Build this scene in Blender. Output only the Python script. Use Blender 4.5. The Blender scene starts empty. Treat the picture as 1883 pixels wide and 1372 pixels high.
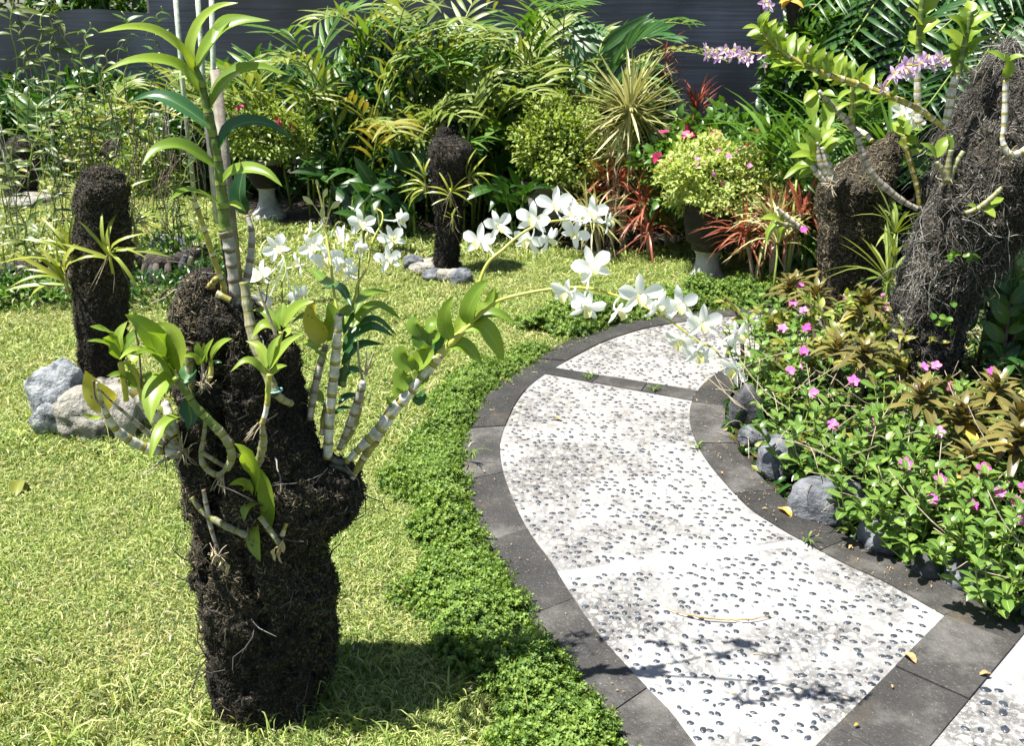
import bpy, math, random
import numpy as np
from mathutils import Vector, Matrix
R = math.radians
random.seed(7); rng = np.random.default_rng(7)
S = bpy.context.scene
COL = S.collection
# ------------------------------------------------------------------ camera, sky, sun, exposure
CH, PITCH, FPX, CX, CY = 1.5, R(20), 1832.0, 941.5, 686.0
cam = bpy.data.objects.new('camera', bpy.data.cameras.new('camera')); COL.objects.link(cam)
cam.location = (0, 0, CH); cam.rotation_euler = (R(90) - PITCH, 0, 0)
cam.data.sensor_width = 36; cam.data.lens = 36 * FPX / 1883.0
cam.data.clip_start = 0.05; cam.data.clip_end = 400
cam.data.dof.use_dof = True; cam.data.dof.focus_distance = 2.25; cam.data.dof.aperture_fstop = 14
S.camera = cam
SHIFT = (0.42, 0.09)                     # metres a shadow moves for each metre of height
sun_dir = Vector((SHIFT[0], SHIFT[1], -1)).normalized()
w = bpy.data.worlds.new('World'); S.world = w; w.use_nodes = True
nt = w.node_tree; bg = nt.nodes['Background']
sky = nt.nodes.new('ShaderNodeTexSky'); sky.sky_type = 'NISHITA'; sky.sun_disc = False
to_sun = -sun_dir
sky.sun_elevation = math.asin(to_sun.z); sky.sun_rotation = math.atan2(to_sun.x, to_sun.y)
nt.links.new(sky.outputs[0], bg.inputs[0]); bg.inputs[1].default_value = 0.05
sl = bpy.data.lights.new('sun', 'SUN'); sl.energy = 5.0; sl.angle = R(0.5); sl.color = (1.0, 0.955, 0.88)
so = bpy.data.objects.new('sun', sl); COL.objects.link(so); so.location = (-3, 0, 8)
so.rotation_euler = sun_dir.to_track_quat('-Z', 'Y').to_euler()
S.view_settings.view_transform = 'Standard'; S.view_settings.look = 'None'
S.view_settings.exposure = 1.55; S.view_settings.gamma = 1.0; S.view_settings.use_curve_mapping = False
S.cycles.max_bounces = 4; S.cycles.diffuse_bounces = 2; S.cycles.glossy_bounces = 2; S.cycles.transmission_bounces = 3

# ------------------------------------------------------------------ where a picture point stands
def ray(u, v):
    a = (u - CX) / FPX; b = (CY - v) / FPX; c, s = math.cos(PITCH), math.sin(PITCH)
    return np.array([a, c + b * s, -s + b * c])
def at(u, v, Y):
    d = ray(u, v); return np.array([0, 0, CH]) + d * (Y / d[1])
def gnd(u, v, z=0.0):
    d = ray(u, v); return np.array([0, 0, CH]) + d * ((z - CH) / d[2])
def mpp(Y, v=686):                         # metres per photo pixel at a depth
    return (Y / ray(941, v)[1]) / FPX
def nrm(a):
    a = np.asarray(a, float); return a / (np.linalg.norm(a, axis=-1, keepdims=True) + 1e-12)
def spline(P, n):
    P = np.asarray(P, float)
    if len(P) == 2: 
        t = np.linspace(0, 1, n)[:, None]; return P[0] * (1 - t) + P[1] * t
    Q = np.vstack([2 * P[0] - P[1], P, 2 * P[-1] - P[-2]]); m = len(P) - 1
    out = []
    for x in np.linspace(0, m - 1e-6, n):
        i = int(x); t = x - i; a, b, c, d = Q[i:i + 4]
        out.append(.5 * ((2 * b) + (c - a) * t + (2 * a - 5 * b + 4 * c - d) * t * t + (3 * b - a - 3 * c + d) * t ** 3))
    return np.array(out)
def bez(a, b, c, n):
    t = np.linspace(0, 1, n)[:, None]; a, b, c = map(np.asarray, (a, b, c))
    return a * (1 - t) ** 2 + 2 * b * t * (1 - t) + c * t * t
def vnoise(p, seed=0):
    p = np.asarray(p, float); i = np.floor(p).astype(np.int64); f = p - i; f = f * f * (3 - 2 * f)
    def h(x, y, z):
        n = (x * 374761393 + y * 668265263 + z * 2147483647 + seed * 974711) & 0xffffffff
        n = ((n ^ (n >> 13)) * 1274126177) & 0xffffffff
        return ((n ^ (n >> 16)) & 0xffff) / 65535.0
    x, y, z = i[:, 0], i[:, 1], i[:, 2]; r = 0
    for a in (0, 1):
        for b in (0, 1):
            for c in (0, 1):
                r = r + h(x + a, y + b, z + c) * (f[:, 0] if a else 1 - f[:, 0]) * (f[:, 1] if b else 1 - f[:, 1]) * (f[:, 2] if c else 1 - f[:, 2])
    return r * 2 - 1
def fbm(p, o=4, seed=0):
    r = 0; a = 1.0; p = np.asarray(p, float)
    for k in range(o): r = r + a * vnoise(p, seed + k); p = p * 2.03; a *= .5
    return r
def inpoly(x, y, poly):
    x = np.asarray(x); y = np.asarray(y); c = np.zeros(x.shape, bool); n = len(poly)
    for i in range(n):
        x1, y1 = poly[i][:2]; x2, y2 = poly[(i + 1) % n][:2]
        if y1 == y2: continue
        t = ((y1 > y) != (y2 > y)) & (x < (x2 - x1) * (y - y1) / (y2 - y1) + x1); c ^= t
    return c

# ------------------------------------------------------------------ geometry collector
class Geo:
    def __init__(s): s.V = []; s.F = {}; s.n = 0; s.A = []
    def add(s, V, F, rnd=0.5, tt=None, cx=None):
        V = np.asarray(V, float).reshape(-1, 3); k = len(V)
        for f in (F if isinstance(F, list) else [F]):
            f = np.asarray(f, np.int64)
            if len(f): s.F.setdefault(f.shape[1], []).append(f + s.n)
        A = np.zeros((k, 3)); A[:, 0] = rnd
        if tt is not None: A[:, 1] = tt
        if cx is not None: A[:, 2] = cx
        s.V.append(V); s.A.append(A); s.n += k; return s
    def arrays(s):
        return np.vstack(s.V), {k: np.vstack(v) for k, v in s.F.items()}, np.vstack(s.A)
    def scatter(s, tmpl, M, L, rnd=None):   # tmpl Geo, M (n,3,3), L (n,3)
        V, F, A = tmpl.arrays(); n = len(L)
        if n == 0: return s
        W = np.einsum('nij,kj->nki', M, V) + L[:, None, :]
        off = (np.arange(n) * len(V))[:, None, None]
        AA = np.tile(A, (n, 1))
        if rnd is not None: AA[:, 0] = np.clip(np.repeat(rnd, len(V)) + (AA[:, 0] - .5) * .5, 0, 1)
        for k, f in F.items(): s.F.setdefault(k, []).append((f[None] + off).reshape(-1, k) + s.n)
        s.V.append(W.reshape(-1, 3)); s.A.append(AA); s.n += n * len(V); return s
    def mesh(s, name, mat=None, off=(0, 0, 0), smooth=True):
        V, F, A = s.arrays(); V = V - np.asarray(off)
        m = bpy.data.meshes.new(name); m.vertices.add(len(V)); m.vertices.foreach_set('co', V.astype(np.float32).ravel())
        loops = np.concatenate([f.ravel() for f in F.values()]); tot = np.concatenate([np.full(len(f), k) for k, f in F.items()])
        m.loops.add(len(loops)); m.loops.foreach_set('vertex_index', loops.astype(np.int32))
        m.polygons.add(len(tot)); st = np.concatenate([[0], np.cumsum(tot)[:-1]])
        m.polygons.foreach_set('loop_start', st.astype(np.int32))
        m.update(calc_edges=True)
        m.polygons.foreach_set('use_smooth', np.full(len(tot), smooth, dtype=bool))
        for i, nm in enumerate(('rnd', 'tt', 'cx')):
            a = m.attributes.new(nm, 'FLOAT', 'POINT'); a.data.foreach_set('value', A[:, i].astype(np.float32))
        if mat: m.materials.append(mat)
        return m
def grid(nu, nv, closed=False):             # quads of an nu x nv vertex grid
    i = np.arange(nu - 1)[:, None]; j = np.arange(nv if closed else nv - 1)[None]
    j2 = (j + 1) % nv
    return np.stack([i * nv + j, i * nv + j2, (i + 1) * nv + j2, (i + 1) * nv + j], -1).reshape(-1, 4)
def tube(g, P, r, k=6, rnd=.5, caps=True, t0=0.0):
    P = np.asarray(P, float); n = len(P); r = np.broadcast_to(np.interp(np.linspace(0, 1, n), np.linspace(0, 1, len(np.atleast_1d(r))), np.atleast_1d(r)), (n,))
    T = nrm(np.gradient(P, axis=0)); up = np.array([0, 0, 1.0]) if abs(T[0][2]) < .9 else np.array([1.0, 0, 0])
    X = nrm(np.cross(T, up)); Yv = np.cross(X, T)
    a = np.linspace(0, 2 * np.pi, k, endpoint=False)
    V = P[:, None] + r[:, None, None] * (np.cos(a)[None, :, None] * X[:, None] + np.sin(a)[None, :, None] * Yv[:, None])
    L = t0 + np.concatenate([[0], np.cumsum(np.linalg.norm(np.diff(P, axis=0), axis=1))])
    F = [grid(n, k, True)]
    if caps and k > 2: 
        F.append(np.array([list(range(k))[::-1]])); F.append(np.array([[(n - 1) * k + q for q in range(k)]]))
    g.add(V.reshape(-1, 3), F, rnd, np.repeat(L, k), np.tile(np.cos(a), n)); return g
def prof_leaf(t): return np.sin(np.pi * np.clip(t, 0, 1) ** .8) ** .85
def prof_strap(t): return np.minimum(1, np.minimum(t * 5 + .35, ((1 - t) * 3.2) ** .7))
def prof_oval(t): return np.sqrt(np.clip(1 - (2 * t - 1) ** 2, 0, 1)) 
def prof_petal(t): return np.clip(.22 + .78 * np.sin(np.pi * np.clip(t, 0, 1) ** 1.5), 0, 1) * np.where(t > .97, .35, 1)
def blade(g, P, w, N, prof=prof_leaf, fold=.18, k=3, rnd=.5, wav=0.0):
    P = np.asarray(P, float); n = len(P); t = np.linspace(0, 1, n)
    T = nrm(np.gradient(P, axis=0)); N = np.broadcast_to(np.asarray(N, float), P.shape)
    X = nrm(np.cross(T, N)); NN = np.cross(X, T)
    hw = prof(t) * w / 2; hw[-1] = max(hw[-1] * .3, w * .01) if prof is not prof_oval else w * .12
    c = np.linspace(-1, 1, k)
    V = P[:, None] + X[:, None] * (c[None, :, None] * hw[:, None, None]) + NN[:, None] * ((np.abs(c)[None, :, None]) ** 1.3 * hw[:, None, None] * fold * 2)
    if wav: V = V + NN[:, None] * (np.sin(t * 9 + rnd * 20)[:, None, None] * np.abs(c)[None, :, None] * w * wav)
    g.add(V.reshape(-1, 3), grid(n, k), rnd, np.repeat(t, k), np.tile(c, n)); return g
def lathe(g, prof, c, k=32, rnd=.5, jit=0):
    prof = np.array(prof, float); a = np.linspace(0, 2 * np.pi, k, endpoint=False); n = len(prof)
    rr = prof[:, 0][:, None] * (1 + jit * rng.normal(size=(n, k)))
    V = np.stack([c[0] + rr * np.cos(a), c[1] + rr * np.sin(a), np.broadcast_to(c[2] + prof[:, 1][:, None], (n, k))], -1)
    g.add(V.reshape(-1, 3), grid(n, k, True), rnd, np.repeat(prof[:, 1], k)); return g
def box(g, c, s, rz=0, rnd=.5):
    c = np.asarray(c, float); x, y, z = np.asarray(s) / 2
    V = np.array([[-x, -y, -z], [x, -y, -z], [x, y, -z], [-x, y, -z], [-x, -y, z], [x, -y, z], [x, y, z], [-x, y, z]])
    m = np.array(Matrix.Rotation(rz, 3, 'Z')); V = V @ m.T + c
    g.add(V, np.array([[0, 3, 2, 1], [4, 5, 6, 7], [0, 1, 5, 4], [1, 2, 6, 5], [2, 3, 7, 6], [3, 0, 4, 7]]), rnd); return g
def ball(r=1, nu=10, nv=14):
    th = np.linspace(0, np.pi, nu); a = np.linspace(0, 2 * np.pi, nv, endpoint=False)
    V = np.stack([np.sin(th)[:, None] * np.cos(a), np.sin(th)[:, None] * np.sin(a), np.broadcast_to(np.cos(th)[:, None], (nu, nv))], -1) * r
    return V.reshape(-1, 3), grid(nu, nv, True)[:, ::-1]
def rotm(d, n):                             # columns: along d, across, normal
    d = nrm(d); n = np.broadcast_to(np.asarray(n, float), d.shape); y = nrm(np.cross(n, d)); z = np.cross(d, y)
    return np.stack([d, y, z], -1)
def rdir(n, up=0.0):
    v = rng.normal(size=(n, 3)); v[:, 2] += up; return nrm(v)

# ------------------------------------------------------------------ objects
OFF = {}
def tag(o, label=None, cat=None, group=None, kind=None):
    if label: o['label'] = label
    if cat: o['category'] = cat
    if group: o['group'] = group
    if kind: o['kind'] = kind
    return o
def thing(name, loc, label, cat, group=None):
    o = bpy.data.objects.new(name, None); o.empty_display_size = .05; COL.objects.link(o); o.location = tuple(loc)
    OFF[o] = np.asarray(loc, float); return tag(o, label, cat, group)
def part(name, g, mat, parent=None, smooth=True, label=None, kind=None):
    off = OFF[parent] if parent is not None else np.zeros(3)
    o = bpy.data.objects.new(name, g.mesh(name, mat, off, smooth)); COL.objects.link(o)
    if parent is not None: o.parent = parent
    OFF[o] = off; return tag(o, label, None, None, kind)
def inst(name, me, M, L, parent, s=1.0, label=None):
    o = bpy.data.objects.new(name, me); COL.objects.link(o); off = OFF[parent] if parent is not None else np.zeros(3)
    m = Matrix.Identity(4); A = np.asarray(M) * np.asarray(s)
    for i in range(3):
        for j in range(3): m[i][j] = A[i, j]
        m[i][3] = L[i] - off[i]
    o.matrix_local = m
    if parent is not None: o.parent = parent
    OFF[o] = off
    if label: o['label'] = label
    return o
def copy_tree(root, loc, rz, sc, label):     # a thing and each of its parts, sharing mesh data
    r = root.copy(); COL.objects.link(r); r.location = tuple(loc); r.rotation_euler = (0, 0, rz); r.scale = (sc,) * 3
    r['label'] = label
    for ch in list(root.children):
        c = ch.copy(); COL.objects.link(c); c.parent = r
        for g in ch.children:
            d = g.copy(); COL.objects.link(d); d.parent = c
    return r

# ------------------------------------------------------------------ materials
def newmat(name):
    m = bpy.data.materials.new(name); m.use_nodes = True; t = m.node_tree
    return m, t, t.nodes['Principled BSDF'], t.nodes['Material Output']
def N(t, kind, **kw):
    n = t.nodes.new(kind)
    for k, v in kw.items():
        if k in n.inputs: n.inputs[k].default_value = v
        else: setattr(n, k, v)
    return n
def noise(t, scale, detail=4, rough=.6, obj=True, dist=0.0, vec=None):
    n = t.nodes.new('ShaderNodeTexNoise'); n.inputs['Scale'].default_value = scale; n.inputs['Detail'].default_value = detail
    n.inputs['Roughness'].default_value = rough; n.inputs['Distortion'].default_value = dist
    if vec is not None: t.links.new(vec, n.inputs['Vector'])
    else:
        g = t.nodes.new('ShaderNodeNewGeometry'); t.links.new(g.outputs['Position'], n.inputs['Vector'])
    return n.outputs['Fac']
def ramp(t, src, stops):
    r = t.nodes.new('ShaderNodeValToRGB'); e = r.color_ramp.elements
    while len(e) < len(stops): e.new(.5)
    for i, (p, c) in enumerate(stops):
        e[i].position = p; c = (c, c, c) if isinstance(c, (int, float)) else c; e[i].color = (*c, 1)
    t.links.new(src, r.inputs[0]); return r.outputs[0]
def mix(t, f, a, b, mode='MIX'):
    m = t.nodes.new('ShaderNodeMix'); m.data_type = 'RGBA'; m.blend_type = mode
    for s, x in ((0, f), (6, a), (7, b)):
        if isinstance(x, (int, float)): m.inputs[s].default_value = x if s == 0 else (x, x, x, 1)
        elif isinstance(x, tuple): m.inputs[s].default_value = (*x, 1)
        else: t.links.new(x, m.inputs[s])
    return m.outputs[2]
def math_(t, op, a, b=0.0, c=0.0):
    m = t.nodes.new('ShaderNodeMath'); m.operation = op
    for i, x in enumerate((a, b, c)):
        if isinstance(x, (int, float)): m.inputs[i].default_value = x
        else: t.links.new(x, m.inputs[i])
    return m.outputs[0]
def attr(t, nm):
    a = t.nodes.new('ShaderNodeAttribute'); a.attribute_name = nm; return a.outputs['Fac']
def bump(t, bsdf, h, s=.5, d=.01):
    b = t.nodes.new('ShaderNodeBump'); b.inputs['Strength'].default_value = s; b.inputs['Distance'].default_value = d
    t.links.new(h, b.inputs['Height']); t.links.new(b.outputs[0], bsdf.inputs['Normal'])
def leafmat(name, stops, trans=.35, tcol=(1.5, 1.5, .6), rough=.42, rib=.25, spots=0.0, vein=0, patch=None):
    m, t, b, out = newmat(name)
    oi = t.nodes.new('ShaderNodeObjectInfo')
    r = math_(t, 'ADD', math_(t, 'MULTIPLY', attr(t, 'rnd'), .55), math_(t, 'MULTIPLY', oi.outputs['Random'], .45))
    r = math_(t, 'ADD', r, math_(t, 'MULTIPLY', math_(t, 'SUBTRACT', noise(t, 14, 3), .5), .35))
    col = ramp(t, r, stops)
    if patch: col = mix(t, ramp(t, math_(t, 'ADD', math_(t, 'MULTIPLY', noise(t, 1.7, 5, .65), .7), math_(t, 'MULTIPLY', attr(t, 'rnd'), .3)), [(.51, 0.0), (.66, .6)]), col, patch)
    cx = math_(t, 'ABSOLUTE', attr(t, 'cx'))
    if rib: col = mix(t, math_(t, 'MULTIPLY', math_(t, 'LESS_THAN', cx, .07), rib), col, (.35, .42, .12))
    if vein:
        s = math_(t, 'SINE', math_(t, 'MULTIPLY', attr(t, 'cx'), vein)); col = mix(t, math_(t, 'MULTIPLY', math_(t, 'ADD', s, 1), .07), col, (0, .02, 0))
    if spots: col = mix(t, math_(t, 'MULTIPLY', math_(t, 'GREATER_THAN', noise(t, 90, 2), .68), spots), col, (.12, .07, .02))
    t.links.new(col, b.inputs['Base Color']); b.inputs['Roughness'].default_value = rough
    tr = t.nodes.new('ShaderNodeBsdfTranslucent'); t.links.new(mix(t, 1.0, col, tcol, 'MULTIPLY'), tr.inputs[0])
    ms = t.nodes.new('ShaderNodeMixShader'); ms.inputs[0].default_value = trans
    t.links.new(b.outputs[0], ms.inputs[1]); t.links.new(tr.outputs[0], ms.inputs[2]); t.links.new(ms.outputs[0], out.inputs[0])
    return m
def plain(name, stops, scale=8, rough=.8, bs=.4, bd=.005, bscale=None, detail=5):
    m, t, b, out = newmat(name); f = noise(t, scale, detail)
    t.links.new(ramp(t, f, stops), b.inputs['Base Color']); b.inputs['Roughness'].default_value = rough
    bump(t, b, noise(t, bscale or scale * 4, 6), bs, bd); return m
M = {}
G1 = (.30, .42, .09); 
M['orchid'] = leafmat('orchid_leaf', [(0, (.07, .15, .02)), (.5, (.19, .30, .035)), (1, (.33, .43, .06))], .36, (1.5, 1.4, .5), .36, .3, .22, vein=40)
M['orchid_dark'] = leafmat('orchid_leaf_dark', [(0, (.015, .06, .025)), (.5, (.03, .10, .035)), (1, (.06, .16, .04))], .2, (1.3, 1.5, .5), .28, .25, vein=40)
M['orchid_yellow'] = leafmat('orchid_leaf_yellow', [(0, (.30, .30, .04)), (.5, (.42, .40, .06)), (1, (.36, .42, .07))], .3, (1.2, 1.1, .5), .4, .1, .8)
M['ginger'] = leafmat('ginger_leaf', [(0, (.04, .075, .012)), (.45, (.14, .2, .035)), (1, (.36, .39, .12))], .3, (1.4, 1.3, .5), .4, .6)
M['ginger_brown'] = leafmat('ginger_leaf_brown', [(0, (.10, .12, .018)), (.5, (.22, .22, .035)), (1, (.34, .28, .06))], .3, (1.3, 1.1, .5), .45, .3)
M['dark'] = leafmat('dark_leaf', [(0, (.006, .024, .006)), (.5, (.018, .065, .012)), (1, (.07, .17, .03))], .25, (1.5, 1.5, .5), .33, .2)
M['palm'] = leafmat('palm_leaf', [(0, (.014, .05, .012)), (.5, (.03, .095, .02)), (1, (.07, .17, .035))], .2, (1.4, 1.5, .5), .4, .2)
M['mid'] = leafmat('mid_leaf', [(0, (.02, .065, .010)), (.5, (.07, .16, .022)), (1, (.19, .31, .05))], .32, (1.4, 1.4, .5), .38, .2)
M['vinca'] = leafmat('periwinkle_leaf', [(0, (.03, .08, .016)), (.5, (.10, .19, .033)), (1, (.25, .36, .075))], .3, (1.4, 1.4, .5), .33, .7)
M['varieg'] = leafmat('variegated_leaf', [(0, (.16, .24, .04)), (.4, (.36, .44, .11)), (1, (.58, .60, .26))], .35, (1.2, 1.2, .6), .5, 0)
M['shrubgreen'] = leafmat('shrub_leaf_green', [(0, (.10, .17, .025)), (.5, (.25, .33, .06)), (1, (.48, .50, .16))], .35, (1.3, 1.3, .5), .45, 0)
M['rosette'] = leafmat('copper_leaf', [(0, (.045, .04, .015)), (.4, (.11, .10, .03)), (.75, (.19, .165, .05)), (1, (.34, .22, .06))], .22, (1.4, 1.1, .5), .34, .2)
M['rosette_y'] = leafmat('ageing_leaf', [(0, (.45, .3, .05)), (1, (.6, .42, .08))], .25, (1.1, .9, .5), .4, .1)
M['redleaf'] = leafmat('red_leaf', [(0, (.13, .035, .022)), (.5, (.30, .09, .055)), (1, (.45, .22, .13))], .3, (1.5, .9, .7), .4, 0)
M['star'] = leafmat('striped_dracaena_leaf', [(0, (.34, .14, .09)), (.3, (.24, .27, .08)), (.6, (.42, .42, .18)), (1, (.75, .66, .46))], .25, (1.2, 1.1, .8), .4, 0)
M['vanda'] = leafmat('vanda_leaf', [(0, (.1, .17, .02)), (.5, (.26, .32, .045)), (1, (.45, .42, .07))], .3, (1.3, 1.2, .5), .35, .2)
M['olive'] = leafmat('olive_leaf', [(0, (.025, .05, .010)), (.5, (.075, .12, .02)), (.85, (.17, .21, .04)), (1, (.38, .26, .04))], .28, (1.5, 1.3, .5), .42, .1)
M['hedge'] = leafmat('hedge_leaf', [(0, (.02, .055, .010)), (.4, (.075, .155, .024)), (1, (.25, .36, .06))], .3, (1.4, 1.4, .4), .6, .1)
M['grass'] = leafmat('grass_blade', [(0, (.03, .065, .014)), (.25, (.11, .18, .03)), (.5, (.25, .345, .07)), (.78, (.42, .48, .15)), (1, (.6, .56, .32))], .3, (1.2, 1.15, .5), .55, 0, patch=(.46, .41, .2))
M['olive2'] = leafmat('mottled_leaf', [(0, (.06, .08, .015)), (.4, (.16, .19, .03)), (.8, (.32, .30, .06)), (1, (.40, .28, .09))], .28, (1.4, 1.2, .5), .45, .2, .4)
M['petal'] = leafmat('white_petal', [(0, (.90, .92, .94)), (1, (.95, .96, .95))], .42, (1, 1.02, .96), .5, 0)
M['lip'] = leafmat('cream_lip', [(0, (.74, .70, .26)), (1, (.82, .82, .52))], .3, (1, 1, .8), .5, 0)
M['purple'] = leafmat('purple_petal', [(0, (.46, .2, .58)), (.5, (.7, .48, .74)), (1, (.85, .76, .86))], .3, (1.1, 1, 1.2), .5, 0)
M['pink'] = leafmat('pink_petal', [(0, (.62, .05, .38)), (.5, (.78, .12, .52)), (1, (.85, .28, .68))], .3, (1.1, .9, 1.1), .5, 0)
M['magenta'] = leafmat('magenta_bract', [(0, (.6, .02, .12)), (1, (.8, .05, .22))], .3, (1.2, .8, 1), .5, 0)
M['bud'] = leafmat('bud_green', [(0, (.5, .52, .2)), (1, (.66, .66, .32))], .2, (1, 1, .6), .5, 0)
M['stem'] = plain('green_stem', [(.3, (.12, .2, .03)), (.7, (.24, .3, .05))], 30, .5, .1)
M['stem_y'] = plain('yellow_green_stem', [(.3, (.3, .34, .05)), (.7, (.42, .4, .08))], 30, .5, .1)
M['twig'] = plain('brown_twig', [(.3, (.06, .045, .03)), (.7, (.16, .12, .08))], 40, .8, .3)
M['drytwig'] = plain('pale_dry_twig', [(.3, (.2, .16, .11)), (.7, (.42, .36, .26))], 60, .8, .3)
M['fibre'] = leafmat('root_fibre', [(0, (.008, .007, .004)), (.38, (.022, .018, .011)), (.54, (.085, .068, .036)), (.74, (.31, .255, .15)), (1, (.55, .48, .3))], .05, (1, 1, 1), .85, 0)
M['fibre_far'] = leafmat('dark_root_fibre', [(0, (.006, .005, .003)), (.42, (.016, .013, .008)), (.58, (.055, .045, .025)), (.78, (.19, .155, .09)), (1, (.4, .35, .22))], .05, (1, 1, 1), .85, 0)
M['fibre_grey'] = leafmat('grey_root_fibre', [(0, (.010, .009, .007)), (.38, (.032, .029, .024)), (.57, (.10, .094, .08)), (.8, (.34, .33, .30)), (1, (.55, .53, .48))], .05, (1, 1, 1), .8, 0)
M['soil'] = plain('soil', [(.3, (.012, .009, .006)), (.6, (.035, .026, .017)), (.8, (.08, .06, .04))], 9, .95, .8, .02)
M['trunk'] = plain('stump_core', [(.38, (.004, .0035, .003)), (.52, (.02, .016, .011)), (.60, (.09, .072, .048)), (.72, (.22, .18, .12))], 120, .95, 1.0, .012, 150)
M['moss'] = leafmat('moss', [(0, (.03, .06, .01)), (1, (.12, .17, .03))], .2, (1.3, 1.3, .5), .8, 0)
M['wood'] = plain('grey_post_wood', [(.3, (.12, .1, .08)), (.7, (.3, .27, .22))], 14, .85, .5, .006)
M['darkwood'] = plain('dark_post', [(.3, (.02, .02, .018)), (.7, (.06, .055, .05))], 20, .8, .4)
M['pole'] = plain('lichen_pole', [(.35, (.25, .3, .24)), (.6, (.5, .55, .46))], 22, .85, .4)
M['tie'] = plain('blue_green_tie', [(.3, (.15, .4, .42)), (.7, (.3, .6, .6))], 10, .5, .1)
def canemat(name, paper, node, seg, green=0.0):
    m, t, b, out = newmat(name); tt = attr(t, 'tt')
    wob = math_(t, 'MULTIPLY', math_(t, 'SUBTRACT', noise(t, 60, 2), .5), .18)
    fr = math_(t, 'FRACT', math_(t, 'ADD', math_(t, 'DIVIDE', tt, seg), wob))
    col = mix(t, ramp(t, noise(t, 45, 5), [(.35, 0.0), (.7, 1.0)]), paper, tuple(x * .38 for x in paper))
    streak = math_(t, 'GREATER_THAN', math_(t, 'SINE', math_(t, 'MULTIPLY', attr(t, 'cx'), 23)), .72)
    col = mix(t, math_(t, 'MULTIPLY', streak, .5), col, tuple(x * .35 for x in paper))
    col = mix(t, math_(t, 'LESS_THAN', fr, math_(t, 'MULTIPLY', noise(t, 25, 1), .42)), col, node)
    col = mix(t, math_(t, 'GREATER_THAN', fr, .95), col, (.05, .035, .02))
    t.links.new(col, b.inputs['Base Color']); b.inputs['Roughness'].default_value = .55
    bump(t, b, noise(t, 160, 3), .3, .002); return m
M['cane_white'] = canemat('papery_white_cane', (.72, .70, .64), (.30, .26, .05), .036)
M['cane_olive'] = canemat('mottled_olive_cane', (.34, .33, .2), (.2, .2, .05), .028)
M['cane_green'] = canemat('green_cane', (.12, .19, .035), (.18, .24, .04), .045)
M['cane_grey'] = canemat('grey_cane', (.42, .4, .36), (.16, .12, .07), .03)
M['cane_dark'] = canemat('dark_cane', (.12, .12, .09), (.05, .045, .02), .03)
M['cane_yellow'] = canemat('yellow_cane', (.42, .37, .08), (.5, .46, .3), .05)
# ================================================================== the setting
def gpoly(L, z=0.0): return np.array([gnd(u, v, 0.02)[:2] for u, v in L])
def resample(P, step):
    P = np.asarray(P); Q = spline(np.c_[P, np.zeros(len(P))], len(P) * 8)[:, :2]
    s = np.concatenate([[0], np.cumsum(np.linalg.norm(np.diff(Q, axis=0), axis=1))]); n = int(s[-1] / step) + 1
    t = np.linspace(0, s[-1], n); return np.c_[np.interp(t, s, Q[:, 0]), np.interp(t, s, Q[:, 1])]
def offset(P, d):
    T = nrm(np.gradient(P, axis=0)); return P + np.c_[-T[:, 1], T[:, 0]] * d
LI = gpoly([(1276, 1372), (1231, 1312), (1183, 1263), (1100, 1170), (1045, 1090), (1015, 1040), (975, 985), (945, 925), (925, 870), (919, 830), (923, 800), (935, 770), (950, 740), (975, 710), (1015, 681), (1060, 655), (1110, 630), (1180, 607), (1250, 594), (1330, 584), (1430, 578), (1560, 575), (1720, 574)])
RI = gpoly([(1737, 1135), (1629, 1074), (1555, 1040), (1480, 1000), (1421, 966), (1369, 929), (1309, 862), (1285, 825), (1271, 790), (1268, 760), (1275, 735), (1292, 710), (1325, 685), (1370, 665), (1440, 650), (1560, 640), (1720, 634)])
LI = np.vstack([LI[0] + (LI[0] - LI[1]) * 9, LI[0] + (LI[0] - LI[1]) * 4, LI])
LI = resample(LI, .04); RI = resample(RI, .04)
KW = .135
LO = offset(LI, KW); RO = offset(RI, -KW)
barA, barB = gpoly([(1737, 1135)])[0], gpoly([(1503, 1372)])[0]
bd = nrm(barB - barA); bn = np.array([bd[1], -bd[0]]);
if bn[0] < 0: bn = -bn
BW = .175
LI = LI[np.dot(LI - barA, bn) < 0]           # the walk ends at the cross band
LO = LO[np.dot(LO - barA, bn) < 0.0]
def slab(g, poly, z0, z1, rnd=.5, inset=0.0):
    P = np.asarray(poly, float); n = len(P)
    from mathutils.geometry import tessellate_polygon
    tri = np.array(tessellate_polygon([[Vector((*p, 0)) for p in P]]))
    top = np.c_[P, np.full(n, z1)]; bot = np.c_[P, np.full(n, z0)]
    area = np.sum(P[:, 0] * np.roll(P[:, 1], -1) - np.roll(P[:, 0], -1) * P[:, 1])
    i = np.arange(n); j = (i + 1) % n; side = np.stack([i + n, j + n, j, i], -1)
    if area < 0: side = side[:, ::-1]
    good = []
    for a, b, c in tri:
        cr = np.cross(P[b] - P[a], P[c] - P[a]); good.append((a, b, c) if cr > 0 else (a, c, b))
    g.add(np.vstack([top, bot]), [np.array(good), side], rnd); return g
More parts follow.
